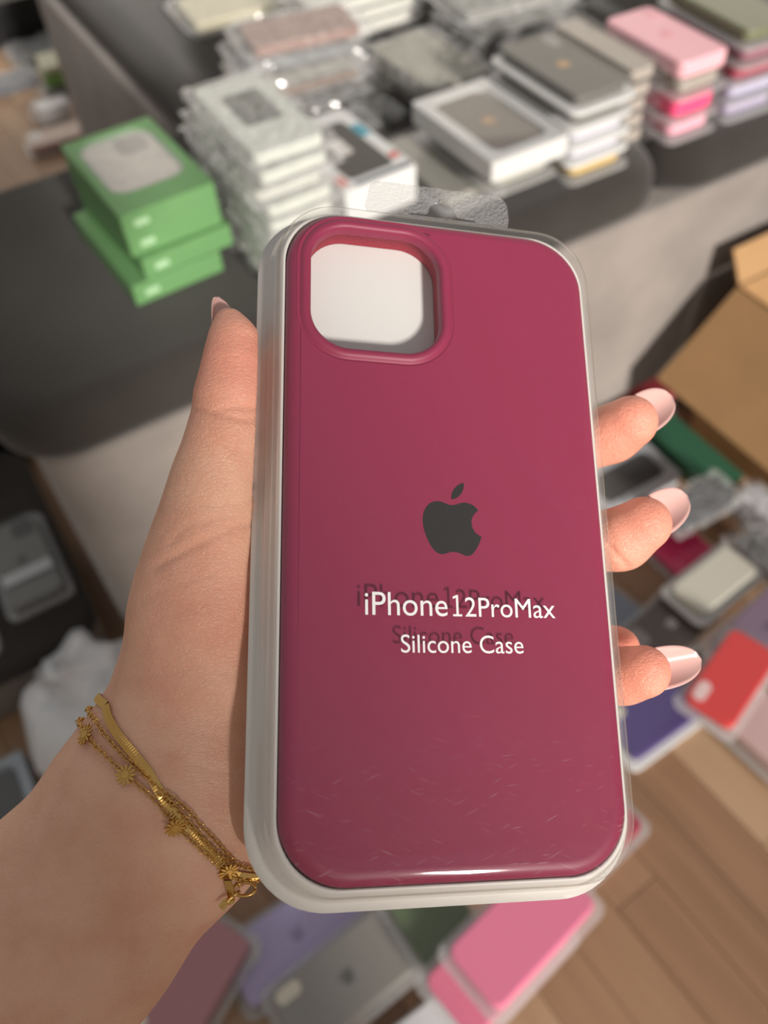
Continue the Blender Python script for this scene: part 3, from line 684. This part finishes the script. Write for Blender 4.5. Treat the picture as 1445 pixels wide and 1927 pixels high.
Fc = [tuple(reversed(f)) for f in F1] + [tuple(i + n1 for i in f) for f in F2] + [tuple(i + n2 for i in f) for f in F3]
me = mesh_from('case', V, Fc); me.update()
obj('shell', me, BURG, case)
lr = [[(x, y, n) for x, y in rr(h, h, r, SEG, HX, HY)] for h, r, n in ((16.9, 9.8, -2.4), (17.2, 10.1, -2.5), (17.25, 10.1, -7.4))]
V, Fc = loft(lr, False, False); obj('lining', mesh_from('lining', V, Fc), mat('red_microfibre', srgb(186, 50, 74), .9, bump=.8, bscale=2.5), case)['label'] = 'red fabric lining inside the camera opening'
lm = flat_mesh([[(x*14.0, y*15.0) for x, y in FRUIT], [(x*14.0, y*15.0) for x, y in LEAF]], 0.06, .05)
lo = obj('logo', lm, mat('black_print', srgb(28, 25, 25), .5), case); lo.location = (.3, -.2, 0)

# ================================================================== HAND (one continuous skin, distance-field modelled)
VOX = .75
def st(px, py, n, hpx):
    c = L(px, py, n); return (c, hpx*Zof(c)/F)
PRIMS = []      # (a, ra, b, rb, k, flat_axis, flat)
def chain(sts, k, flat=1.0, axis=(0, 0, 1)):
    for (a, ra), (b, rb) in zip(sts[:-1], sts[1:]): PRIMS.append((np.array(a), ra, np.array(b), rb, k, np.array(axis, float), flat))
thumb = [st(431, 606, -9, 27), st(439, 640, -9, 45), st(438, 690, -9, 54), st(432, 745, -10, 62), st(422, 823, -12, 67), st(407, 905, -17, 75)]
thenar = [thumb[-1], st(398, 981, -22, 88), st(390, 1046, -27, 102), st(388, 1107, -31, 118), st(388, 1167, -34, 136), st(390, 1245, -38, 156)]
chain(thumb, 3.0); chain(thenar, 6.0)
wrist = st(311, 1516, -40, 203)
arm = [st(385, 1330, -40, 160), st(352, 1430, -41, 178), wrist, st(117, 1745, -48, 212), st(-142, 2050, -56, 235), st(-330, 2270, -64, 250)]
chain(arm, 8.0, 1.28)
MCPS = {'index': (-13, 20, -38), 'middle': (-4, 2, -41), 'ring': (4, -16, -41), 'little': (9, -36, -38)}
for nm, rr_ in (('index', 10.5), ('middle', 10.5), ('ring', 10.0), ('little', 9.5)):
    m_ = np.array(MCPS[nm], float); w_ = np.array(L(360, 1420, -42)) + np.array([0, 0, 0])
    PRIMS.append((w_, 13.5, m_, rr_, 7.0, np.array([0, 0, 1.]), 1.1))
PRIMS.append((np.array(L(420, 1080, -34)), 13, np.array([-14, 4, -40.]), 10, 7.0, np.array([0, 0, 1.]), 1.1))
tips = {'index': [st(1152, 816, -22, 53), st(1187, 794, -16, 50)], 'middle': [st(1168, 1014, -22, 58), st(1211, 986, -16, 52)],
        'ring': [st(1130, 1225, -40, 48), st(1160, 1222, -38, 44)], 'little': [st(1172, 1272, -22, 52), st(1211, 1264, -16, 50)]}
pip = {'index': (24, 24, -47), 'middle': (30, 2, -50), 'ring': (32, -22, -50), 'little': (30, -36, -45)}
for nm in MCPS:
    c = [(np.array(MCPS[nm], float), 9.6), (np.array(pip[nm], float), 8.2 if nm != 'little' else 7.4), tips[nm][0], tips[nm][1]]
    chain(c, 2.2)
allp = np.array([p for q in PRIMS for p in (q[0], q[2])]); rmx = 34
lo_, hi_ = allp.min(0) - rmx, allp.max(0) + rmx
lo_ = np.maximum(lo_, (-150, -190, -100)); hi_ = np.minimum(hi_, (75, 60, 8))
nG = np.ceil((hi_ - lo_)/VOX).astype(int) + 1
FLD = np.full(nG, 25.0, np.float32)
for a, ra, b, rb, k, ax, fl_ in PRIMS:
    R_ = max(ra, rb) + 9
    i0 = np.clip(np.floor((np.minimum(a, b) - R_ - lo_)/VOX).astype(int), 0, nG - 1); i1 = np.clip(np.ceil((np.maximum(a, b) + R_ - lo_)/VOX).astype(int) + 1, 1, nG)
    if np.any(i1 <= i0): continue
    X = [(lo_[d] + VOX*np.arange(i0[d], i1[d])).astype(np.float32) for d in range(3)]
    px_, py_, pz_ = np.meshgrid(*X, indexing='ij', sparse=True)
    ba = b - a; den = float(ba @ ba) + 1e-9
    t_ = np.clip(((px_ - a[0])*ba[0] + (py_ - a[1])*ba[1] + (pz_ - a[2])*ba[2])/den, 0, 1)
    qx_, qy_, qz_ = px_ - (a[0] + t_*ba[0]), py_ - (a[1] + t_*ba[1]), (pz_ - (a[2] + t_*ba[2]))*fl_
    d_ = np.sqrt(qx_*qx_ + qy_*qy_ + qz_*qz_) - (ra + (rb - ra)*t_)
    sub = FLD[i0[0]:i1[0], i0[1]:i1[1], i0[2]:i1[2]]
    h_ = np.clip(.5 + .5*(sub - d_)/k, 0, 1)
    sub[...] = sub*(1 - h_) + d_*h_ - k*h_*(1 - h_)
# keep the field outside at the grid border so the surface closes
FLD[0], FLD[-1], FLD[:, 0], FLD[:, -1], FLD[:, :, 0], FLD[:, :, -1] = 1, 1, 1, 1, 1, 1
def surface_nets(Fd):
    s = Fd < 0; nx, ny, nz = Fd.shape
    cnt = np.zeros((nx - 1, ny - 1, nz - 1), np.uint8)
    corner = [(i, j, k) for i in (0, 1) for j in (0, 1) for k in (0, 1)]
    for i, j, k in corner: cnt += s[i:nx - 1 + i, j:ny - 1 + j, k:nz - 1 + k]
    cells = np.argwhere((cnt > 0) & (cnt < 8)); idx = np.full(cnt.shape, -1, np.int32); idx[tuple(cells.T)] = np.arange(len(cells))
    acc = np.zeros((len(cells), 3)); num = np.zeros(len(cells))
    for c0 in corner:
        for d in range(3):
            if c0[d]: continue
            c1 = list(c0); c1[d] = 1
            f0 = Fd[tuple((cells + c0).T)]; f1 = Fd[tuple((cells + c1).T)]; x = (f0 < 0) != (f1 < 0)
            tt = np.where(x, f0/np.where(x, f0 - f1, 1), 0); pos = cells + np.array(c0, float); pos[:, d] += tt
            acc[x] += pos[x]; num[x] += 1
    V = acc/num[:, None]; quads = []
    for d in range(3):
        sl0 = [slice(None)]*3; sl1 = [slice(None)]*3; sl0[d] = slice(0, -1); sl1[d] = slice(1, None)
        A, B = s[tuple(sl0)], s[tuple(sl1)]; e = np.argwhere(A != B)
        e1, e2 = (d + 1) % 3, (d + 2) % 3
        e = e[(e[:, e1] > 0) & (e[:, e2] > 0)]
        def I(o1, o2):
            q = e.copy(); q[:, e1] -= o1; q[:, e2] -= o2
            ok = np.all(q < np.array(idx.shape), axis=1); r = np.full(len(q), -1); r[ok] = idx[tuple(q[ok].T)]; return r
        q = np.stack([I(1, 1), I(0, 1), I(0, 0), I(1, 0)], 1); fl2 = ~A[tuple(e.T)]
        q[fl2] = q[fl2][:, ::-1]; quads.append(q[np.all(q >= 0, 1)])
    return V, np.concatenate(quads)
HV, HQ = surface_nets(FLD); HV = HV*VOX + lo_
# relax a little
E_ = np.concatenate([HQ[:, [0, 1]], HQ[:, [1, 2]], HQ[:, [2, 3]], HQ[:, [3, 0]]])
for it in range(6):
    acc = np.zeros_like(HV); cn = np.zeros(len(HV))
    for c in range(3):
        acc[:, c] = np.bincount(E_[:, 0], HV[E_[:, 1], c], len(HV)) + np.bincount(E_[:, 1], HV[E_[:, 0], c], len(HV))
    cn = np.bincount(E_[:, 0], minlength=len(HV)) + np.bincount(E_[:, 1], minlength=len(HV))
    HV = HV*.5 + .5*acc/np.maximum(cn, 1)[:, None]
def vnormals(V, Q):
    n = np.cross(V[Q[:, 2]] - V[Q[:, 0]], V[Q[:, 3]] - V[Q[:, 1]]); o = np.zeros_like(V)
    for c in range(3):
        for k in range(4): o[:, c] += np.bincount(Q[:, k], n[:, c], len(V))
    return o/np.maximum(np.linalg.norm(o, axis=1), 1e-9)[:, None]
HN = vnormals(HV, HQ)
# skin creases: shallow grooves along lines read off the photograph
def seg_dist(P, a, b):
    ba = b - a; t = np.clip(((P - a) @ ba)/(ba @ ba), 0, 1); return np.linalg.norm(P - (a + t[:, None]*ba), axis=1)
camp = -PR.T @ PT
def to_px(P):
    q = P @ PR.T + PT; return np.c_[W/2 + F*q[:, 0]/-q[:, 2], H/2 - F*q[:, 1]/-q[:, 2]]
HPX = to_px(HV); facing = ((camp - HV)*HN).sum(1) > 0
creases = [([(368, 768), (403, 772), (445, 764), (494, 768)], .46, 5), ([(398, 776), (430, 783), (465, 790), (492, 789)], .42, 5), ([(420, 840), (470, 850), (488, 852)], .22, 5),
           ([(380, 948), (430, 950), (484, 938)], .28, 7), ([(290, 1068), (340, 1040), (400, 1010), (450, 988), (483, 985)], .58, 8), ([(320, 1020), (360, 985), (420, 975)], .28, 7),
           ([(265, 1128), (330, 1098), (400, 1080)], .14, 7), ([(250, 1185), (300, 1165), (340, 1150)], .12, 6), ([(245, 1235), (300, 1215), (330, 1200)], .12, 6), ([(238, 1275), (300, 1270), (350, 1262)], .14, 6),
           ([(255, 1330), (330, 1370), (420, 1390)], .14, 7), ([(270, 1380), (330, 1420), (400, 1450), (450, 1455)], .16, 8),
           ([(1146, 1028), (1166, 1050), (1180, 1066)], .5, 7)]
disp = np.zeros(len(HV))
for pts, dep, wd in creases:
    d = np.full(len(HV), 1e9)
    for a, b in zip(pts[:-1], pts[1:]):
        d = np.minimum(d, seg_dist(HPX, np.array(a, float), np.array(b, float)))
    disp -= dep*np.exp(-(d/wd)**2)
# soft knuckle folds and tendons in the wrist
HV = HV + HN*np.where(facing, disp, 0)[:, None]
# the flesh gives way where it presses against the package rim
_m = (HV[:, 2] > -14.35) & (HV[:, 0] > -47.1) & (HV[:, 0] < 0) & (np.abs(HV[:, 1]) < 88.6)
_du, _dn = HV[:, 0] + 47.1, HV[:, 2] + 14.35
HV[_m & (_du <= _dn), 0] = -47.1; HV[_m & (_du > _dn), 2] = -14.35
_m = (HV[:, 2] > -18) & (HV[:, 0] > -47.1) & (HV[:, 0] < -30) & (HV[:, 1] > 6)
HV[_m, 0] = -47.1
# colour: pinker towards tips, pads and palm
def near(P, c, r): return np.exp(-(np.linalg.norm(P - np.asarray(c), axis=1)/r)**2)
pink = .9*near(HV, L(437, 690, -9), 14) + sum(1.0*near(HV, tips[k][1][0], 15) for k in tips) + .35*near(HV, L(390, 1130, -20), 22) + .25*near(HV, L(440, 800, -10), 10)
brown = np.clip((np.array(HPX[:, 1]) - 1330)/260, 0, 1)*.0
hm = bpy.data.meshes.new('hand')
hm.vertices.add(len(HV)); hm.vertices.foreach_set('co', HV.astype(np.float32).ravel())
hm.loops.add(HQ.size); hm.loops.foreach_set('vertex_index', HQ.astype(np.int32).ravel())
hm.polygons.add(len(HQ)); hm.polygons.foreach_set('loop_start', np.arange(0, HQ.size, 4, dtype=np.int32)); hm.polygons.foreach_set('loop_total', np.full(len(HQ), 4, np.int32))
hm.update(calc_edges=True); hm.polygons.foreach_set('use_smooth', np.ones(len(HQ), bool)); hm.validate()
at_ = hm.attributes.new('pink', 'FLOAT', 'POINT'); at_.data.foreach_set('value', np.clip(pink, 0, 1).astype(np.float32))
def skin_mat():
    m = bpy.data.materials.new('skin'); m.use_nodes = True; N, K = nodes(m); p = N['Principled BSDF']
    tc = N.new('ShaderNodeTexCoord'); at = N.new('ShaderNodeAttribute'); at.attribute_name = 'pink'
    mx = N.new('ShaderNodeMix'); mx.data_type = 'RGBA'; mx.inputs['A'].default_value = (*srgb(232, 184, 158), 1); mx.inputs['B'].default_value = (*srgb(240, 152, 132), 1)
    K.new(at.outputs['Fac'], mx.inputs['Factor'])
    t = N.new('ShaderNodeTexNoise'); t.inputs['Scale'].default_value = .09; t.inputs['Detail'].default_value = 4
    K.new(tc.outputs['Object'], t.inputs['Vector'])
    mr = N.new('ShaderNodeMapRange'); mr.inputs[1].default_value = .4; mr.inputs[2].default_value = .7; mr.inputs[3].default_value = 0; mr.inputs[4].default_value = .35
    K.new(t.outputs['Fac'], mr.inputs[0])
    m2 = N.new('ShaderNodeMix'); m2.data_type = 'RGBA'; m2.inputs['B'].default_value = (*srgb(206, 128, 104), 1)
    K.new(mr.outputs[0], m2.inputs['Factor']); K.new(mx.outputs['Result'], m2.inputs['A']); K.new(m2.outputs['Result'], p.inputs['Base Color'])
    p.inputs['Roughness'].default_value = .46; p.inputs['Specular IOR Level'].default_value = .4
    p.inputs['Subsurface Weight'].default_value = .25; p.inputs['Subsurface Radius'].default_value = (1.0, .35, .2); p.inputs['Subsurface Scale'].default_value = .003
    # fine skin lines
    v1 = N.new('ShaderNodeTexVoronoi'); v1.feature = 'DISTANCE_TO_EDGE'; v1.inputs['Scale'].default_value = 1.3
    mp = N.new('ShaderNodeMapping'); mp.inputs['Rotation'].default_value = (.2, .3, .5); mp.inputs['Scale'].default_value = (.45, 1.1, .8)
    K.new(tc.outputs['Object'], mp.inputs[0]); K.new(mp.outputs[0], v1.inputs['Vector'])
    cl = N.new('ShaderNodeMath'); cl.operation = 'MINIMUM'; cl.inputs[1].default_value = .12; K.new(v1.outputs['Distance'], cl.inputs[0])
    t2 = N.new('ShaderNodeTexNoise'); t2.inputs['Scale'].default_value = 1.1; t2.inputs['Detail'].default_value = 5; K.new(mp.outputs[0], t2.inputs['Vector'])
    ad = N.new('ShaderNodeMath'); ad.operation = 'MULTIPLY_ADD'; ad.inputs[1].default_value = .25; K.new(t2.outputs['Fac'], ad.inputs[0]); K.new(cl.outputs[0], ad.inputs[2])
    b = N.new('ShaderNodeBump'); b.inputs['Strength'].default_value = .3; b.inputs['Distance'].default_value = .0075
    K.new(ad.outputs[0], b.inputs['Height']); K.new(b.outputs[0], p.inputs['Normal'])
    return m
SKIN = skin_mat(); hm.materials.append(SKIN)
hand = bpy.data.objects.new('hand', hm); COL.objects.link(hand); hand.matrix_world = PK
tag(hand, 'left hand and forearm with long pale almond nails gripping the blister package', 'hand')
# --- nails
NAIL = mat('pale_pink_nail', srgb(214, 170, 164), .2, spec=.6, sss=.0, coat=.4)
NAIL.node_tree.nodes['Principled BSDF'].inputs['Transmission Weight'].default_value = .0
def nail(tipc, r, d, dorsal, length, width, back, lift=.55, target=None, curve=.10, label=None):
    d = np.array(d, float); d /= np.linalg.norm(d); dorsal = np.array(dorsal, float); dorsal -= d*(dorsal @ d); dorsal /= np.linalg.norm(dorsal); side = np.cross(d, dorsal)
    base = np.array(tipc) - d*back
    if target is not None: base = np.array(target) - d*length - dorsal*(r*lift - curve*length*.42)
    NS, NT = 18, 12; top = []; 
    for lay in (0, 1):
        for i in range(NS + 1):
            f = i/NS
            w = width/2*(1.0 if f < .42 else math.sqrt(max(0, 1 - ((f - .42)/.58)**2.0)))*(min(1, .75 + f*1.2)); w = max(w, .03)
            for j in range(NT + 1):
                t = 2*j/NT - 1
                off = r*lift + .0 - (w*t)**2/(width*.72)*.9 - curve*length*(f - .35)**2 + (0 if lay == 0 else -.35)
                top.append(base + d*(length*f) + side*(w*t) + dorsal*off)
    n = (NS + 1)*(NT + 1); Fc = []
    for i in range(NS):
        for j in range(NT):
            a = i*(NT + 1) + j; b = a + 1; c = a + NT + 2; e = a + NT + 1
            Fc.append((a, b, c, e)); Fc.append((n + e, n + c, n + b, n + a))
    for i in range(NS):
        for j in (0, NT):
            a = i*(NT + 1) + j; b = a + NT + 1; Fc.append((a, b, n + b, n + a))
    for j in range(NT):
        for i in (0, NS):
            a = i*(NT + 1) + j; Fc.append((a, a + 1, n + a + 1, n + a))
    me = mesh_from('nail', top, Fc); bm = bmesh.new(); bm.from_mesh(me); bmesh.ops.recalc_face_normals(bm, faces=bm.faces[:]); bm.to_mesh(me); bm.free()
    o = obj('fingernail', me, NAIL, hand)
    if label: o['label'] = label
    return o
for nm, dpx in (('index', (53, -33)), ('middle', (50, -31)), ('little', (52, -10))):
    (c1, r1), (c2, r2) = tips[nm]
    p0 = to_px(np.array([c2]))[0]; d = L(p0[0] + dpx[0], p0[1] + dpx[1], c2[2] + 1.0) - c2
    nail(c2, r2, d, (0.05, .05, -1), 22.0, r2*1.60, 4.0, lift=.50, curve=.03)
tg = np.array(L(410, 559, -13.0)); d = tg - np.array(L(414, 690, -13.5))
nail(L(430, 640, -9.5), 5.6, d, (-.62, .05, -.78), 19.0, 9.6, 9.0, lift=.5, curve=.03, target=tg)

# ================================================================== BRACELETS
bvh = BVHTree.FromPolygons([tuple(v) for v in HV], [tuple(q) for q in HQ.tolist()])
GOLD = mat('gold_metal', srgb(216, 174, 104), .16, metal=1.0)
GOLDD = mat('gold_charm', srgb(214, 170, 96), .28, metal=1.0)
AX = np.array(arm[3][0]) - np.array(arm[1][0]); AX /= np.linalg.norm(AX); WC = np.array(wrist[0])
def on_skin(px, py, lift):
    d = PR.T @ np.array([(px - W/2)/F, -(py - H/2)/F, -1.0]); d /= np.linalg.norm(d)
    hit = bvh.ray_cast(Vector(camp), Vector(d), 400)
    if hit[0] is None:
        q = bvh.find_nearest(Vector(L(px, py, -36)))
        return np.array(q[0]) + np.array(q[1])*lift, np.array(q[1])
    return np.array(hit[0]) + np.array(hit[1])*lift, np.array(hit[1])
def resample(P, Nn, step):
    P, Nn = np.array(P), np.array(Nn); s = np.r_[0, np.cumsum(np.linalg.norm(np.diff(P, axis=0), axis=1))]
    q = np.arange(0, s[-1], step)
    return np.c_[[np.interp(q, s, P[:, c]) for c in range(3)]].T, np.c_[[np.interp(q, s, Nn[:, c]) for c in range(3)]].T
def smooth_px(pts, n=60):
    pts = np.array(pts, float); s = np.r_[0, np.cumsum(np.linalg.norm(np.diff(pts, axis=0), axis=1))]; q = np.linspace(0, s[-1], n)
    c = np.c_[np.interp(q, s, pts[:, 0]), np.interp(q, s, pts[:, 1])]
    for _ in range(3): c[1:-1] = (c[:-2] + 2*c[1:-1] + c[2:])/4
    return c
def around_back(P, Nn, lift, steps=26):
    """continue a bracelet from its last visible point round the back of the wrist to its first"""
    a0, a1 = P[-1] - WC, P[0] - WC
    ex = np.cross(AX, [0, 0, 1.]); ex /= np.linalg.norm(ex); ey = np.cross(AX, ex)
    ang = lambda v: math.atan2(v @ ey, v @ ex)
    th0, th1 = ang(a0), ang(a1); mid_vis = ang(P[len(P)//2] - WC)
    # go the way that avoids the visible middle
    d = (th1 - th0) % (2*math.pi); vm = (mid_vis - th0) % (2*math.pi)
    if vm < d: d -= 2*math.pi
    out, on = [], []
    for i in range(1, steps):
        f = i/steps; th = th0 + d*f; ax = (a0 @ AX)*(1 - f) + (a1 @ AX)*f
        o_ = WC + AX*ax; dr = ex*math.cos(th) + ey*math.sin(th)
        h = bvh.ray_cast(Vector(o_ + dr*70), Vector(-dr), 90)
        if h[0] is None: continue
        out.append(np.array(h[0]) + np.array(h[1])*lift); on.append(np.array(h[1]))
    return out, on
def path(pts, lift, back=True):
    P, Nn = zip(*[on_skin(x, y, lift) for x, y in smooth_px(pts)]); P, Nn = list(P), list(Nn)
    # drop jumps
    k = len(P)
    if back:
        bp, bn = around_back(P, Nn, lift); P += bp + [P[0]]; Nn += bn + [Nn[0]]
    return np.array(P), np.array(Nn), k
def frames(P, Nn):
    T = np.gradient(P, axis=0); T /= np.maximum(np.linalg.norm(T, axis=1), 1e-9)[:, None]
    Nn = Nn - T*(T*Nn).sum(1)[:, None]; Nn /= np.maximum(np.linalg.norm(Nn, axis=1), 1e-9)[:, None]
    return T, Nn, np.cross(T, Nn)
def link_chain(P, Nn, rad, wire, step, name, m, parent):
    P, Nn = resample(P, Nn, step); T, Nn, S = frames(P, Nn); V = []; Fc = []
    for i in range(len(P)):
        a = .5*math.pi*(i % 2) + .5 + rng.normal(0, .25); A = S[i]*math.cos(a) + Nn[i]*math.sin(a); B = np.cross(T[i], A); k0 = len(V)
        MJ, MN = 10, 5
        for u in range(MJ):
            th = 2*math.pi*u/MJ; cdir = T[i]*math.cos(th)*1.15 + A*math.sin(th); cc = P[i] + cdir*rad
            for w in range(MN):
                ph = 2*math.pi*w/MN; V.append(cc + (cdir*math.cos(ph) + B*math.sin(ph))*wire)
        for u in range(MJ):
            for w in range(MN):
                Fc.append((k0 + u*MN + w, k0 + ((u + 1) % MJ)*MN + w, k0 + ((u + 1) % MJ)*MN + (w + 1) % MN, k0 + u*MN + (w + 1) % MN))
    return obj(name, mesh_from(name, V, Fc), m, parent)
def bracelet(name, label):
    o = thing(name, label, 'bracelet', group=None); o.matrix_world = PK; return o
# flat herringbone chain: a band of narrow cross ribs
flat_px = [(203, 1330), (207, 1355), (225, 1387), (250, 1417), (279, 1452), (304, 1497), (329, 1532), (364, 1566), (389, 1596), (413, 1622), (422, 1640)]
hb = bracelet('herringbone_bracelet', 'flat shiny gold herringbone bracelet around the wrist')
P, Nn, kv = path(flat_px, .75)
P2, N2 = resample(P, Nn, .33); T, N2, S = frames(P2, N2); V = []; Fc = []
wd = 1.05
for i in range(len(P2)):
    b_ = .17 if i % 2 else 0.0
    for s_, h_ in ((-1, 0), (-1, .28), (0, .42), (1, .28), (1, 0)):
        V.append(P2[i] + S[i]*wd*s_ + N2[i]*(h_ - .15 + b_*(1 if h_ else 0)))
for i in range(len(P2) - 1):
    for j in range(5):
        a = i*5 + j; b = i*5 + (j + 1) % 5; Fc.append((a, b, b + 5, a + 5))
obj('chain', mesh_from('flat_chain', V, Fc, False), GOLD, hb)
# loose flat end with a bar and clasp near the package corner
q = [np.array(on_skin(x, y, 2.0)[0]) if y < 1690 else L(x, y, -26) for x, y in ((421, 1646), (426, 1664), (428, 1682), (424, 1698), (416, 1710))]
q = np.array(q); nn = np.tile(np.array([-.35, -.1, .93]), (len(q), 1)); q2, n2 = resample(q, nn, .5); T, n2, S = frames(q2, n2); V = []; Fc = []
for i in range(len(q2)):
    for s_, h_ in ((-1, 0), (-1, .3), (1, .3), (1, 0)): V.append(q2[i] + S[i]*.85*s_ + n2[i]*h_)
for i in range(len(q2) - 1):
    for j in range(4): a = i*4 + j; b = i*4 + (j + 1) % 4; Fc.append((a, b, b + 4, a + 4))
obj('end_tab', mesh_from('end_tab', V, Fc, False), GOLD, hb)
# fine plain chain
pc = bracelet('chain_bracelet', 'fine plain gold link bracelet beside the flat herringbone band')
a_px = [(186, 1362), (193, 1375), (212, 1400), (237, 1427), (252, 1440), (270, 1457), (289, 1474), (309, 1491), (331, 1506), (356, 1527), (379, 1556), (404, 1580), (428, 1609), (442, 1624)]
P, Nn, kv = path(a_px, 1.0); link_chain(P, Nn, .62, .15, 1.05, 'chain', GOLD, pc)
cl_o = np.array(L(460, 1673, -28)); V, Fc = [], []
def tube_pts(pts, r, n=6):
    pts = np.array(pts, float); T = np.gradient(pts, axis=0); T /= np.linalg.norm(T, axis=1)[:, None]; rings = []
    for p, t in zip(pts, T):
        a = np.cross(t, (.3, .2, .93)); a /= np.linalg.norm(a); b = np.cross(t, a); rings.append([p + r*(a*math.cos(q) + b*math.sin(q)) for q in [2*math.pi*i/n for i in range(n)]])
    return loft(rings)
V, Fc = tube_pts([cl_o + np.array([2.6*math.cos(a), 1.5*math.sin(a), 0]) for a in np.linspace(0, 6.2, 20)], .42); obj('clasp', mesh_from('clasp', V, Fc), GOLD, pc)
V, Fc = tube_pts([np.array(L(*p, -27)) for p in ((447, 1646), (449, 1660), (452, 1670))], .35); obj('clasp_link', mesh_from('clasp_link', V, Fc), GOLD, pc)
V, Fc = tube_pts([np.array(L(*p, -26)) for p in ((416, 1709), (430, 1694), (442, 1683), (452, 1676))], .4); obj('clasp_bar', mesh_from('clasp_bar', V, Fc), GOLD, pc)
# chain with daisy charms
cb = bracelet('charm_bracelet', 'gold link bracelet hung with small flower charms around the wrist')
b_px = [(166, 1383), (177, 1402), (189, 1411), (203, 1425), (220, 1442), (237, 1459), (260, 1477), (278, 1492), (299, 1512), (314, 1532), (331, 1555), (352, 1573), (369, 1588), (389, 1609), (409, 1624), (428, 1636), (446, 1650)]
P, Nn, kv = path(b_px, 1.0); link_chain(P, Nn, .66, .15, 1.1, 'chain', GOLD, cb)
P3, N3 = path([(300, 1496), (330, 1517), (352, 1543), (380, 1576), (410, 1606), (430, 1622)], 1.3, False)[:2]; link_chain(P3, N3, .5, .14, .85, 'chain', GOLD, cb)
def charm(px, py, rad, tilt):
    c, n = on_skin(px, py, 1.5)
    n = n + np.array(tilt); n /= np.linalg.norm(n); a = np.cross(n, (0, 1, .1)); a /= np.linalg.norm(a); b = np.cross(n, a); V = []; Fc = []
    def add(o2, th, w0, w1, r0, r1):
        k0 = len(V); d = a*math.cos(th) + b*math.sin(th); s = b*math.cos(th) - a*math.sin(th)
        for z_ in (.22, -.18):
            for f, w in ((0, w0*.5), (.3, w1*.8), (.65, w1), (.9, w1*.55), (1, .04)):
                rr2 = r0 + (r1 - r0)*f
                V.append(c + d*rr2 + s*w + n*z_); V.append(c + d*rr2 - s*w + n*z_)
        for i in range(4):
            p = k0 + 2*i; Fc.append((p, p + 2, p + 3, p + 1)); p += 10; Fc.append((p + 1, p + 3, p + 2, p)); 
            Fc.append((k0 + 2*i, k0 + 10 + 2*i, k0 + 12 + 2*i, k0 + 2 + 2*i)); Fc.append((k0 + 2*i + 1, k0 + 2*i + 3, k0 + 13 + 2*i, k0 + 11 + 2*i))
    for i in range(12): add(None, 2*math.pi*i/12, .16, .30, rad*.28, rad)
    k0 = len(V); m_ = 14
    for i in range(m_): th = 2*math.pi*i/m_; V.append(c + (a*math.cos(th) + b*math.sin(th))*rad*.36 + n*.3)
    for i in range(m_): th = 2*math.pi*i/m_; V.append(c + (a*math.cos(th) + b*math.sin(th))*rad*.36 - n*.2)
    Fc.append(tuple(range(k0, k0 + m_))); Fc.append(tuple(range(k0 + 2*m_ - 1, k0 + m_ - 1, -1)))
    for i in range(m_): Fc.append((k0 + i, k0 + m_ + i, k0 + m_ + (i + 1) % m_, k0 + (i + 1) % m_))
    obj('flower_charm', mesh_from('charm', V, Fc, False), GOLDD, cb)
for px, py, rd, tl in ((168, 1388, 2.55, (-.5, 0, .3)), (239, 1461, 2.4, (0, .1, .3)), (329, 1556, 2.4, (.2, -.7, .2)), (424, 1635, 2.4, (.1, -.6, .4))): charm(px, py, rd, tl)
